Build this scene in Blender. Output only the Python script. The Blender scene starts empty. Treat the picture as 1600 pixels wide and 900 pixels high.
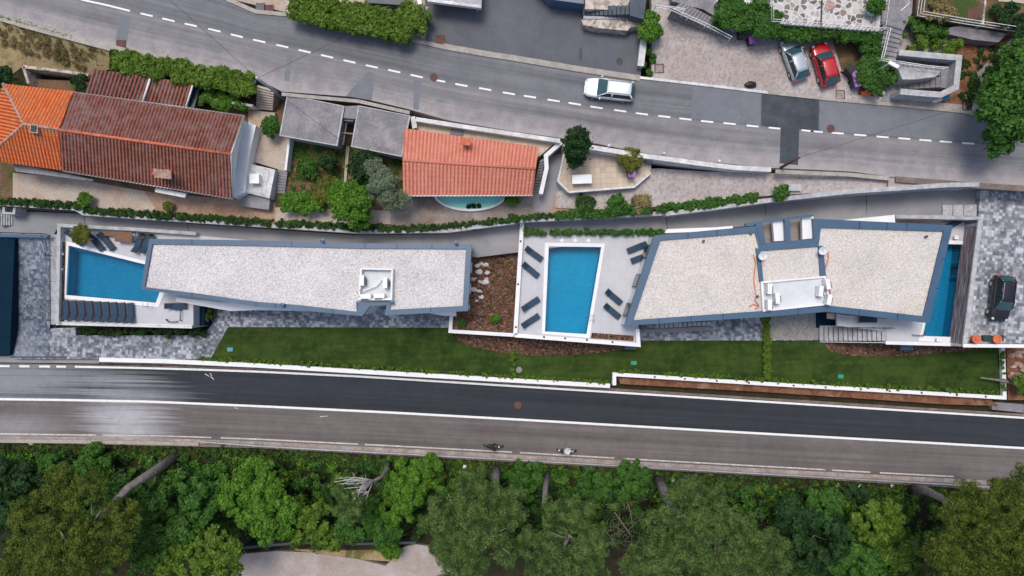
import bpy, math, random
import numpy as np
from mathutils import Vector, Matrix
random.seed(7); rng = np.random.default_rng(7)
R = math.radians
scene = bpy.context.scene
COL = scene.collection

# ------------------------------------------------------------------ camera, sky, sun, exposure
H = 68.0                      # camera height above the lower road
FP = 1600 * 24 / 36.0         # focal length in photo pixels
cd = bpy.data.cameras.new('camera'); cam = bpy.data.objects.new('camera', cd); COL.objects.link(cam)
cam.location = (0, 0, H); cam.rotation_euler = (0, 0, 0)
cd.lens = 24; cd.sensor_width = 36; cd.clip_start = 0.5; cd.clip_end = 3000
scene.camera = cam
SUN_EL, SUN_AZ = R(70), R(-22)           # azimuth measured from +Y towards +X
world = bpy.data.worlds.new('World'); scene.world = world; world.use_nodes = True
wn = world.node_tree.nodes; wl = world.node_tree.links
sky = wn.new('ShaderNodeTexSky'); sky.sky_type = 'NISHITA'; sky.sun_disc = False
sky.sun_elevation = SUN_EL; sky.sun_rotation = SUN_AZ; sky.air_density = 1.0; sky.dust_density = 4.0; sky.ozone_density = 1.0
wn['Background'].inputs['Strength'].default_value = 0.115
wl.new(sky.outputs[0], wn['Background'].inputs['Color'])
sd = bpy.data.lights.new('sun', 'SUN'); sd.energy = 1.35; sd.angle = R(20); sd.color = (1.0, 0.95, 0.88)
sun = bpy.data.objects.new('sun', sd); COL.objects.link(sun)
sun.rotation_euler = Vector((math.sin(SUN_AZ) * math.cos(SUN_EL), math.cos(SUN_AZ) * math.cos(SUN_EL), math.sin(SUN_EL))).to_track_quat('Z', 'Y').to_euler()
scene.view_settings.view_transform = 'Standard'; scene.view_settings.look = 'None'
scene.view_settings.exposure = 0.42; scene.view_settings.gamma = 1.0

def P(px, py, z):
    k = (H - z) / FP
    return Vector(((px - 800) * k, -(py - 450) * k, z))

# ------------------------------------------------------------------ materials
def srgb(r, g, b):
    f = lambda c: (c / 255 / 12.92) if c / 255 <= .04045 else ((c / 255 + .055) / 1.055) ** 2.4
    return (f(r), f(g), f(b))
class NT:
    def __init__(s, name):
        s.m = bpy.data.materials.new(name); s.m.use_nodes = True
        s.n = s.m.node_tree.nodes; s.l = s.m.node_tree.links
        s.b = s.n['Principled BSDF']; s._pos = None
    def new(s, t, **kw):
        n = s.n.new(t)
        for k, v in kw.items(): setattr(n, k, v)
        return n
    def set(s, n, k, v):
        i = n.inputs[k]
        if hasattr(v, 'is_output'): s.l.new(v, i)
        elif isinstance(v, (tuple, list)) and len(v) == 3 and i.type == 'RGBA': i.default_value = (*v, 1)
        else: i.default_value = v
    def pos(s):
        if s._pos is None: s._pos = s.new('ShaderNodeNewGeometry').outputs['Position']
        return s._pos
    def noise(s, scale, detail=4, rough=.6, vec=None, dist=0):
        n = s.new('ShaderNodeTexNoise'); s.set(n, 'Scale', scale); s.set(n, 'Detail', detail); s.set(n, 'Roughness', rough); s.set(n, 'Distortion', dist)
        s.l.new(vec or s.pos(), n.inputs['Vector']); return n.outputs['Fac']
    def ramp(s, fac, stops, interp='LINEAR'):
        n = s.new('ShaderNodeValToRGB'); cr = n.color_ramp; cr.interpolation = interp
        while len(cr.elements) < len(stops): cr.elements.new(0.5)
        for e, (p, c) in zip(cr.elements, stops):
            e.position = p; e.color = (*c, 1) if isinstance(c, tuple) else (c, c, c, 1)
        s.l.new(fac, n.inputs[0]); return n.outputs[0]
    def mix(s, fac, a, b, mode='MIX'):
        n = s.new('ShaderNodeMix', data_type='RGBA', blend_type=mode)
        for k, v in ((0, fac), (6, a), (7, b)):
            i = n.inputs[k]
            if hasattr(v, 'is_output'): s.l.new(v, i)
            elif isinstance(v, tuple): i.default_value = (*v, 1)
            else: i.default_value = v if k == 0 else (v, v, v, 1)
        return n.outputs[2]
    def math(s, op, a, b=0.0, c=None):
        n = s.new('ShaderNodeMath', operation=op)
        for k, v in enumerate((a, b, c)):
            if v is None: continue
            if hasattr(v, 'is_output'): s.l.new(v, n.inputs[k])
            else: n.inputs[k].default_value = v
        return n.outputs[0]
    def bump(s, h, strength=.3, dist=.02):
        n = s.new('ShaderNodeBump'); s.set(n, 'Strength', strength); s.set(n, 'Distance', dist); s.l.new(h, n.inputs['Height'])
        s.l.new(n.outputs[0], s.b.inputs['Normal'])
    def out(s, col, rough=.8, spec=.3, metal=0):
        s.set(s.b, 'Base Color', col); s.set(s.b, 'Roughness', rough); s.set(s.b, 'Metallic', metal); s.set(s.b, 'Specular IOR Level', spec)
        return s.m

def plain(name, c, rough=.6, var=.18, scale=1.2, metal=0, spec=.4, fine=25, fvar=.1):
    t = NT(name)
    a = t.noise(scale, 5); b = t.noise(fine, 3)
    m = t.mix(1.0, t.ramp(a, [(.3, 1 - var), (.7, 1 + var * .6)]), t.ramp(b, [(.3, 1 - fvar), (.7, 1 + fvar)]), 'MULTIPLY')
    return t.out(t.mix(1.0, c, m, 'MULTIPLY'), rough, spec, metal)

def ground_mat(name, c1, c2, scale=.6, speck=None, speck_scale=9, speck_amt=.5, fine=14, fvar=.18, rough=.95, bump=.3, c3=None, c3scale=.25, c3lo=.5, c3hi=.7):
    t = NT(name)
    col = t.mix(t.ramp(t.noise(scale, 6, .65), [(.32, 0.), (.68, 1.)]), c1, c2)
    if c3: col = t.mix(t.ramp(t.noise(c3scale, 5, .6, dist=.5), [(c3lo, 0.), (c3hi, 1.)]), col, c3)
    if speck:
        v = t.new('ShaderNodeTexVoronoi'); t.set(v, 'Scale', speck_scale); t.l.new(t.pos(), v.inputs['Vector'])
        col = t.mix(t.math('MULTIPLY', t.ramp(v.outputs['Color'], [(.45, 0.), (.75, 1.)]), speck_amt), col, speck)
    f = t.noise(fine, 4, .7)
    col = t.mix(1.0, col, t.ramp(f, [(.25, 1 - fvar), (.75, 1 + fvar)]), 'MULTIPLY')
    t.bump(f, bump, .03)
    return t.out(col, rough, .2)

def gravel_mat(name, lo, mid, hi, scale=8, big=.3, warm=None):
    t = NT(name)
    v = t.new('ShaderNodeTexVoronoi'); t.set(v, 'Scale', scale); t.l.new(t.pos(), v.inputs['Vector'])
    s = t.new('ShaderNodeSeparateColor'); t.l.new(v.outputs['Color'], s.inputs[0])
    col = t.ramp(s.outputs[0], [(0., lo), (.35, mid), (.75, mid), (1., hi)])
    col = t.mix(1.0, col, t.ramp(t.noise(big, 5), [(.3, .86), (.7, 1.06)]), 'MULTIPLY')
    col = t.mix(t.ramp(t.noise(.45, 6, .7, dist=1), [(.6, 0.), (.74, .22)]), col, (.33, .32, .3))
    if warm: col = t.mix(t.ramp(t.noise(.22, 4), [(.4, 0.), (.65, .7)]), col, t.mix(1.0, col, warm, 'MULTIPLY'))
    col = t.mix(t.ramp(v.outputs['Distance'], [(.35, 0.), (.75, .45)]), col, tuple(c * .5 for c in lo))
    t.bump(v.outputs['Distance'], -.5, .04)
    return t.out(col, .95, .15)

def paver_mat(name, cols, size=.26, stain=.2, ang=0.06, light=None, joint=(.05, .06, .07)):
    t = NT(name)
    mp = t.new('ShaderNodeMapping'); t.l.new(t.pos(), mp.inputs['Vector']); mp.inputs['Rotation'].default_value = (0, 0, ang)
    sn = []
    for k, s in enumerate((size, size * 1.9)):
        sc = t.new('ShaderNodeVectorMath', operation='SCALE'); t.l.new(mp.outputs[0], sc.inputs[0]); sc.inputs['Scale'].default_value = 1 / s
        fl = t.new('ShaderNodeVectorMath', operation='FLOOR'); t.l.new(sc.outputs[0], fl.inputs[0])
        ms = t.new('ShaderNodeVectorMath', operation='MULTIPLY'); t.l.new(fl.outputs[0], ms.inputs[0]); ms.inputs[1].default_value = (1, 1, 0)
        w = t.new('ShaderNodeTexWhiteNoise', noise_dimensions='3D'); t.l.new(ms.outputs[0], w.inputs['Vector']); sn.append((w.outputs['Value'], sc))
    f = t.math('ADD', t.math('MULTIPLY', sn[0][0], .62), t.math('MULTIPLY', sn[1][0], .38))
    col = t.ramp(f, cols)
    fr = t.new('ShaderNodeVectorMath', operation='FRACTION'); t.l.new(sn[0][1].outputs[0], fr.inputs[0])
    sx = t.new('ShaderNodeSeparateXYZ'); t.l.new(fr.outputs[0], sx.inputs[0])
    j = t.math('MINIMUM', sx.outputs[0], sx.outputs[1])
    col = t.mix(t.ramp(j, [(.04, .35), (.09, 0.)]), col, joint)
    col = t.mix(1.0, col, t.ramp(t.noise(.35, 5, .65), [(.3, 1 - stain), (.7, 1 + stain)]), 'MULTIPLY')
    if light: col = t.mix(t.ramp(t.noise(.18, 4, .7), [(.48, 0.), (.72, .6)]), col, light)
    t.bump(j, .1, .01)
    return t.out(col, .8, .25)

def asphalt_mat(name, c, worn, track=.5, uv=True, patch=.3, dusty=None, edge=None):
    # worn tyre tracks run along the strip (UV y is across the strip); patches and fine grain by noise
    t = NT(name)
    g = t.noise(10, 4, .8); big = t.noise(.16, 5, .65); mid = t.noise(.9, 6, .7)
    col = t.mix(t.ramp(big, [(.35, 0.), (.65, .6)]), c, worn)
    if uv:
        u = t.new('ShaderNodeUVMap').outputs[0]; sp = t.new('ShaderNodeSeparateXYZ'); t.l.new(u, sp.inputs[0])
        mpn = t.new('ShaderNodeMapping'); t.l.new(u, mpn.inputs['Vector']); mpn.inputs['Scale'].default_value = (.035, 9, 1)
        stre = t.noise(1.0, 6, .6, mpn.outputs[0])
        w = t.math('SINE', t.math('MULTIPLY', sp.outputs[1], 2 * math.pi * 2))
        w = t.math('MULTIPLY', t.math('ADD', t.math('MULTIPLY', w, .5), .5), track)
        col = t.mix(w, col, worn)
        col = t.mix(1.0, col, t.ramp(stre, [(.3, .76), (.7, 1.24)]), 'MULTIPLY')
        if edge: col = t.mix(t.math('MULTIPLY', t.ramp(t.math('ADD', sp.outputs[1], t.math('MULTIPLY', t.math('SUBTRACT', mid, .5), .5)), [(.5, 0.), (.95, 1.)]), .8), col, edge)
        if dusty:
            for (u0, ru, v0, rv, a) in dusty:
                du = t.math('DIVIDE', t.math('SUBTRACT', sp.outputs[0], u0), ru); dv = t.math('DIVIDE', t.math('SUBTRACT', sp.outputs[1], v0), rv)
                d = t.math('SQRT', t.math('ADD', t.math('MULTIPLY', du, du), t.math('MULTIPLY', dv, dv)))
                d = t.math('ADD', d, t.math('MULTIPLY', t.math('SUBTRACT', stre, .5), 2.6))
                col = t.mix(t.ramp(d, [(.25, a), (1., 0.)]), col, (.48, .5, .54))
    col = t.mix(1.0, col, t.ramp(mid, [(.3, 1 - patch * .4), (.7, 1 + patch * .35)]), 'MULTIPLY')
    col = t.mix(1.0, col, t.ramp(g, [(.25, .8), (.75, 1.2)]), 'MULTIPLY')
    cr = t.new('ShaderNodeTexVoronoi', feature='DISTANCE_TO_EDGE'); t.set(cr, 'Scale', .3)
    wv = t.new('ShaderNodeVectorMath', operation='ADD'); nz = t.new('ShaderNodeTexNoise'); t.set(nz, 'Scale', .8); t.l.new(t.pos(), nz.inputs['Vector'])
    t.l.new(t.pos(), wv.inputs[0]); t.l.new(nz.outputs['Color'], wv.inputs[1]); t.l.new(wv.outputs[0], cr.inputs['Vector'])
    col = t.mix(t.ramp(cr.outputs['Distance'], [(.003, .16), (.009, 0.)]), col, tuple(x * .45 for x in c))
    t.bump(g, .25, .01)
    return t.out(col, .85, .3)

def tile_mat(name, cover, pan, alt, lichen, li=.35, seed=0):
    # clay tiles: UV x counts tile columns, UV y counts tile rows; each tile has its own fired colour; dark pans mix dirt with painted channel shade
    t = NT(name)
    u = t.new('ShaderNodeUVMap').outputs[0]
    sp = t.new('ShaderNodeSeparateXYZ'); t.l.new(u, sp.inputs[0])
    fl = t.new('ShaderNodeVectorMath', operation='FLOOR'); t.l.new(u, fl.inputs[0])
    w = t.new('ShaderNodeTexWhiteNoise', noise_dimensions='3D'); t.l.new(fl.outputs[0], w.inputs['Vector'])
    fx = t.math('FRACT', sp.outputs[0]); fy = t.math('FRACT', sp.outputs[1])
    pf = t.ramp(fx, [(.0, 0.), (.5, 0.), (.58, 1.), (.94, 1.), (1., 0.)])
    col = t.mix(t.ramp(w.outputs['Value'], [(0, 0.), (.6, .3), (1, 1.)]), cover, alt)
    col = t.mix(pf, col, pan)
    col = t.mix(t.ramp(fy, [(.0, .45), (.14, 0.)]), col, pan)
    n1 = t.noise(1.1, 7, .75); n2 = t.noise(.25, 4, .6)
    m = t.math('MULTIPLY', t.ramp(n1, [(.42, 0.), (.62, 1.)]), t.ramp(n2, [(.35, .3), (.65, 1.)]))
    col = t.mix(t.math('MULTIPLY', m, li), col, lichen)
    col = t.mix(1.0, col, t.ramp(t.noise(9, 3, .7), [(.25, .82), (.75, 1.15)]), 'MULTIPLY')
    return t.out(col, .85, .2)

def leaf_mat(name, c1, c2, c3=None, scale=.8, trans=.25, lo=.35, hi=.65, amt=.7):
    t = NT(name)
    g = t.new('ShaderNodeNewGeometry')
    col = t.mix(g.outputs['Random Per Island'], c1, c2)
    col = t.mix(t.ramp(t.noise(scale, 3), [(lo, 0.), (hi, amt)]), col, c3 or tuple(x * .7 for x in c1))
    t.set(t.b, 'Base Color', col); t.set(t.b, 'Roughness', .65); t.set(t.b, 'Specular IOR Level', .25)
    tr = t.new('ShaderNodeBsdfTranslucent'); t.l.new(col, tr.inputs['Color'])
    mx = t.new('ShaderNodeMixShader'); mx.inputs[0].default_value = trans
    t.l.new(t.b.outputs[0], mx.inputs[1]); t.l.new(tr.outputs[0], mx.inputs[2])
    t.l.new(mx.outputs[0], t.n['Material Output'].inputs['Surface'])
    return t.m

def water_mat(name, tint):
    # clear tinted water over a tiled basin, with a rippled reflecting surface
    t = NT(name); tr = t.new('ShaderNodeBsdfTransparent'); tr.inputs['Color'].default_value = (*tint, 1)
    gl = t.new('ShaderNodeBsdfGlossy'); gl.inputs['Roughness'].default_value = .05
    bp = t.new('ShaderNodeBump'); t.set(bp, 'Strength', .25); t.set(bp, 'Distance', .05); t.l.new(t.noise(2.2, 3, .5), bp.inputs['Height']); t.l.new(bp.outputs[0], gl.inputs['Normal'])
    fr = t.new('ShaderNodeFresnel'); fr.inputs['IOR'].default_value = 1.33; t.l.new(bp.outputs[0], fr.inputs['Normal'])
    mx = t.new('ShaderNodeMixShader'); t.l.new(fr.outputs[0], mx.inputs[0]); t.l.new(tr.outputs[0], mx.inputs[1]); t.l.new(gl.outputs[0], mx.inputs[2])
    t.l.new(mx.outputs[0], t.n['Material Output'].inputs['Surface']); return t.m

def lawn_mat(name):
    t = NT(name)
    col = t.mix(t.ramp(t.noise(.28, 5, .6), [(.35, 0.), (.65, 1.)]), (.016, .038, .008), (.042, .074, .015))
    col = t.mix(t.ramp(t.noise(1.3, 6, .7), [(.46, 0.), (.72, .7)]), col, (.07, .088, .022))
    mp = t.new('ShaderNodeMapping'); t.l.new(t.pos(), mp.inputs['Vector']); mp.inputs['Scale'].default_value = (.25, 2.2, 1)
    col = t.mix(1.0, col, t.ramp(t.noise(1.0, 5, .6, mp.outputs[0]), [(.3, .8), (.7, 1.2)]), 'MULTIPLY')
    f = t.noise(16, 4, .8); col = t.mix(1.0, col, t.ramp(f, [(.25, .62), (.75, 1.4)]), 'MULTIPLY')
    t.bump(f, .6, .04)
    return t.out(col, .95, .1)

M = {}
M['street'] = asphalt_mat('worn_grey_asphalt', (.13, .135, .15), (.18, .182, .195), .3)
M['street_south'] = asphalt_mat('worn_brown_asphalt', (.15, .15, .16), (.24, .23, .24), .5, edge=(.36, .33, .33))
M['court'] = asphalt_mat('court_asphalt', (.095, .102, .12), (.13, .135, .15), 0, uv=False)
M['patch'] = asphalt_mat('patch_asphalt', (.045, .055, .068), (.075, .085, .1), 0, uv=False, patch=.8)
M['road_new'] = asphalt_mat('new_asphalt', (.025, .03, .038), (.034, .039, .047), .25, dusty=[(10, 14, .5, 1.2, .4), (22, 7, .9, .7, .35)])
M['road_old'] = asphalt_mat('old_asphalt', (.105, .093, .09), (.16, .142, .137), .4, dusty=[(21.5, 5.5, .6, .8, .65), (10, 8, .8, .5, .25)])
M['paint'] = plain('road_paint', (.75, .75, .74), .7, .12, 2.5, fine=12, fvar=.15)
M['worn_paint'] = plain('worn_paint', (.5, .48, .46), .8, .3, 1.5, fine=6, fvar=.3)
M['kerb'] = ground_mat('kerb_stone', (.28, .26, .24), (.4, .37, .33), 1.2, fine=7, fvar=.3)
M['dirt_edge'] = ground_mat('dirty_road_edge', (.2, .165, .15), (.36, .31, .29), .8, fine=6, fvar=.35, c3=(.42, .36, .33), c3scale=.7)
M['verge'] = ground_mat('brown_verge', (.13, .105, .09), (.2, .165, .145), 1.0, fine=8, fvar=.3, c3=(.26, .2, .17), c3scale=.6)
M['soil'] = ground_mat('red_soil', (.11, .045, .026), (.24, .115, .065), 1.2, fine=6, fvar=.4, c3=(.3, .2, .14), c3scale=.5, c3lo=.55)
M['earth'] = ground_mat('garden_earth', (.1, .06, .035), (.18, .11, .07), .9, fine=6, fvar=.35, c3=(.05, .075, .02), c3scale=.5, c3lo=.45, c3hi=.6)
M['thicket_floor'] = ground_mat('thicket_floor', (.02, .022, .01), (.04, .034, .02), .7, fine=5, fvar=.5, c3=(.075, .05, .035), c3scale=.4, c3lo=.62)
M['dry'] = ground_mat('dry_grass', (.24, .18, .09), (.36, .28, .15), 1.1, fine=5, fvar=.4, c3=(.14, .13, .045), c3scale=.35, c3lo=.6, c3hi=.65)
M['gravel'] = ground_mat('pale_gravel', (.36, .32, .31), (.46, .42, .41), .5, speck=(.2, .18, .17), speck_scale=5, speck_amt=.45, fine=7, fvar=.22, c3=(.36, .3, .27), c3scale=.2)
M['gravel_path'] = ground_mat('grey_path_gravel', (.33, .29, .27), (.43, .385, .365), .5, fine=7, fvar=.22, c3=(.33, .27, .23), c3scale=.4)
M['roof_gravel'] = gravel_mat('roof_gravel_white', (.45, .43, .43), (.67, .645, .645), (.8, .78, .77), 12)
M['roof_gravel_tan'] = gravel_mat('roof_gravel_cream', (.5, .47, .44), (.67, .635, .6), (.77, .735, .7), 12, warm=(1, .95, .88))
M['mulch'] = gravel_mat('bark_mulch', (.035, .02, .013), (.13, .07, .047), (.26, .16, .11), 6)
M['paver'] = paver_mat('grey_block_paving', [(.15, (.1, .115, .14)), (.45, (.18, .195, .23)), (.62, (.26, .28, .32)), (.85, (.4, .42, .46))])
M['paver_dark'] = paver_mat('dark_block_paving', [(.15, (.07, .09, .12)), (.5, (.14, .165, .21)), (.85, (.27, .3, .35))], .22, .3, .03, light=(.3, .325, .37))
M['paver_park'] = paver_mat('parking_paving', [(.15, (.12, .13, .15)), (.5, (.24, .255, .28)), (.85, (.48, .49, .52))], .28, .22, .09)
M['concrete_path'] = ground_mat('path_concrete', (.2, .205, .22), (.27, .275, .29), .35, fine=9, fvar=.08, bump=.1, c3=(.3, .29, .29), c3scale=.2)
M['concrete_warm'] = ground_mat('yard_concrete', (.36, .31, .26), (.48, .42, .36), .6, fine=5, fvar=.2, c3=(.36, .24, .17), c3scale=.3, c3lo=.52, c3hi=.75)
M['concrete_dark'] = ground_mat('slab_concrete', (.16, .155, .17), (.27, .26, .275), .7, fine=5, fvar=.25, c3=(.3, .29, .29), c3scale=.5, c3lo=.55)
M['concrete_wall'] = ground_mat('wall_concrete', (.3, .31, .33), (.48, .48, .49), 1.5, fine=4, fvar=.25)
M['terrace'] = paver_mat('pale_terrace_tile', [(0, (.46, .47, .5)), (1, (.5, .51, .54))], .6, .07, .03, joint=(.38, .39, .42))
M['tan_tile'] = paver_mat('tan_patio_tile', [(0, (.42, .34, .26)), (1, (.58, .49, .39))], .5, .1, -.05)
M['white'] = plain('white_render', (.74, .75, .76), .7, .07, .8, fvar=.04)
M['offwhite'] = plain('stained_white_render', (.6, .6, .6), .8, .3, .9, fine=4, fvar=.15)
M['coping'] = plain('blue_grey_metal_coping', (.047, .1, .17), .4, .12, .7, spec=.5)
M['navy'] = plain('navy_metal', (.004, .022, .042), .7, .2, .4, spec=.08)
M['glass'] = plain('dark_glass', (.015, .03, .035), .12, .1, 1, spec=.6)
M['windscreen'] = plain('tinted_windscreen', (.03, .085, .1), .12, .1, 1, spec=.6)
M['plant_floor'] = plain('roof_membrane', (.6, .625, .645), .8, .12, 1)
M['black'] = plain('black_plastic', (.015, .016, .018), .5)
M['lounger_navy'] = plain('navy_sling', (.016, .042, .08), .7, .15, 3)
M['steel'] = plain('galvanised_steel', (.42, .44, .46), .4, .15, 2, metal=.4)
M['white_metal'] = plain('white_painted_metal', (.75, .76, .77), .4, .08)
M['dark_metal'] = plain('dark_metal', (.06, .07, .08), .5)
M['wood'] = plain('brown_wood', (.16, .075, .04), .6, .25, 3)
def timber():
    t = NT('weathered_cladding'); mp = t.new('ShaderNodeMapping'); t.l.new(t.pos(), mp.inputs['Vector']); mp.inputs['Rotation'].default_value = (0, 0, .127); m2 = t.new('ShaderNodeMapping'); t.l.new(mp.outputs[0], m2.inputs['Vector']); m2.inputs['Scale'].default_value = (9, .45, 11); mp = m2
    f = t.noise(1.0, 5, .7, mp.outputs[0]); return t.out(t.ramp(f, [(.35, (.05, .035, .04)), (.48, (.22, .165, .17)), (.62, (.55, .5, .5))]), .85)
M['timber'] = timber()
def crazy():
    t = NT('crazy_paving'); v = t.new('ShaderNodeTexVoronoi'); t.set(v, 'Scale', 2.1); t.l.new(t.pos(), v.inputs['Vector'])
    e = t.new('ShaderNodeTexVoronoi', feature='DISTANCE_TO_EDGE'); t.set(e, 'Scale', 2.1); t.l.new(t.pos(), e.inputs['Vector'])
    s = t.new('ShaderNodeSeparateColor'); t.l.new(v.outputs['Color'], s.inputs[0])
    c = t.ramp(s.outputs[0], [(0, (.1, .1, .1)), (.3, (.22, .17, .15)), (.5, (.5, .49, .48)), (.8, (.3, .27, .26)), (1, (.56, .55, .54))])
    return t.out(t.mix(t.ramp(e.outputs['Distance'], [(.03, 1.), (.09, 0.)]), c, (.58, .57, .55)), .8)
M['crazy'] = crazy()
def stone():
    t = NT('rubble_stone'); v = t.new('ShaderNodeTexVoronoi'); t.set(v, 'Scale', 3.2); t.l.new(t.pos(), v.inputs['Vector'])
    s = t.new('ShaderNodeSeparateColor'); t.l.new(v.outputs['Color'], s.inputs[0]); t.bump(v.outputs['Distance'], -.6, .06)
    return t.out(t.ramp(s.outputs[0], [(0, (.2, .17, .14)), (.5, (.42, .36, .3)), (1, (.55, .5, .44))]), .9)
M['stone'] = stone()
M['water'] = water_mat('pool_water', (.2, .7, .86))
M['water_left'] = water_mat('pool_water_left', (.2, .6, .76))
M['water_shaded'] = water_mat('pool_water_shaded', (.22, .6, .76))  # right pool: its shade is put into the darker tint
M['water_turq'] = water_mat('turquoise_water', (.85, .99, .98))
def basin():
    t = NT('basin_tiles'); col = t.mix(t.ramp(t.noise(.5, 4, .6, dist=.8), [(.35, 0.), (.65, 1.)]), (.12, .42, .52), (.15, .46, .56))
    return t.out(t.mix(1.0, col, t.ramp(t.noise(3.5, 2, .5, dist=2), [(.42, .94), (.6, 1.1)]), 'MULTIPLY'), .5)
M['basin'] = basin()
M['basin_turq'] = plain('turquoise_basin', (.42, .9, .86), .6, .06)
M['lawn'] = lawn_mat('lawn')
M['tile_orange'] = tile_mat('orange_clay_tiles', (.66, .17, .05), (.3, .05, .015), (.5, .1, .03), (.3, .2, .12), .45)
M['tile_old'] = tile_mat('old_brown_tiles', (.25, .085, .06), (.04, .016, .014), (.16, .06, .05), (.24, .17, .165), .8)
M['tile_red'] = tile_mat('weathered_red_tiles', (.3, .105, .07), (.055, .02, .015), (.19, .07, .048), (.24, .17, .155), .6)
M['tile_salmon'] = tile_mat('salmon_clay_tiles', (.62, .235, .165), (.4, .12, .08), (.53, .19, .13), (.6, .32, .25), .35)
M['ridge'] = plain('ridge_tile', (.5, .14, .075), .85, .25, 2, fine=4, fvar=.2)
M['ridge_old'] = plain('old_ridge_tile', (.4, .27, .22), .85, .3, 2, fine=4, fvar=.2)
M['leaf_pine'] = leaf_mat('pine_needles', (.085, .125, .014), (.17, .225, .035), (.03, .055, .008), 1.25, lo=.46, hi=.58, amt=.75)  # dark third tone paints shaded gaps between lighter tuft tops
M['leaf_pine2'] = leaf_mat('pine_needles_grey', (.085, .15, .035), (.17, .26, .07), (.025, .065, .018), 1.25, lo=.46, hi=.58, amt=.75)  # same painted contrast of light tufts and shaded gaps
M['leaf_mid'] = leaf_mat('mid_green_leaf', (.025, .085, .012), (.1, .23, .035), (.045, .13, .018), .5)
M['leaf_bright'] = leaf_mat('bright_green_leaf', (.045, .14, .012), (.17, .34, .035), (.06, .15, .012), .5)
M['leaf_dark'] = leaf_mat('dark_green_leaf', (.014, .045, .012), (.045, .12, .03), None, .5)
M['leaf_olive'] = leaf_mat('silver_olive_leaf', (.12, .17, .1), (.25, .31, .2), (.15, .2, .12), .8)
M['leaf_yellow'] = leaf_mat('yellow_green_leaf', (.12, .15, .02), (.26, .27, .06), None, .8)
M['leaf_ivy'] = leaf_mat('ivy_leaf', (.02, .06, .012), (.09, .18, .035), None, 1.2)
M['leaf_hedge'] = leaf_mat('hedge_leaf', (.06, .13, .014), (.18, .29, .035), (.08, .15, .015), .9)
M['leaf_dry'] = leaf_mat('dry_leaf', (.24, .18, .07), (.42, .34, .17), (.16, .15, .05), .8)
M['leaf_verge'] = leaf_mat('verge_grass_leaf', (.035, .075, .012), (.1, .17, .03), (.07, .08, .025), .5)
M['bark'] = ground_mat('pine_bark', (.13, .11, .1), (.3, .26, .24), 3, fine=9, fvar=.4, bump=.6)
M['twig'] = plain('dry_twig', (.24, .19, .14), .9)
M['step_dark'] = ground_mat('blue_grey_step', (.06, .075, .095), (.1, .12, .145), 1, fine=6, fvar=.15)
M['deadwood'] = plain('bleached_deadwood', (.5, .47, .44), .9, .2, 3)
M['rubber'] = plain('tyre_rubber', (.02, .02, .02), .8)
M['purple'] = plain('purple_plastic', (.3, .12, .42), .5)
M['orange'] = plain('orange_plastic', (.75, .16, .05), .5)
M['cyan'] = plain('blue_tarp', (.04, .3, .5), .5)
M['green_lid'] = plain('green_lid', (.02, .3, .17), .6)
M['teal_lid'] = plain('teal_lid', (.08, .32, .36), .6)
M['hose'] = plain('orange_hose', (.72, .2, .13), .5)
M['rust'] = plain('rusty_iron', (.12, .055, .045), .8, .3, 3)
M['rock'] = plain('pale_rock', (.52, .5, .48), .9, .3, 4)
M['skin'] = plain('skin', (.45, .27, .19), .6)
M['cloth_dark'] = plain('dark_cloth', (.025, .03, .035), .9)
M['cloth_white'] = plain('white_cloth', (.6, .62, .63), .9)
M['red_light'] = plain('red_lamp', (.5, .02, .02), .3)
M['clear_light'] = plain('clear_lamp', (.6, .62, .65), .2)

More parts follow.
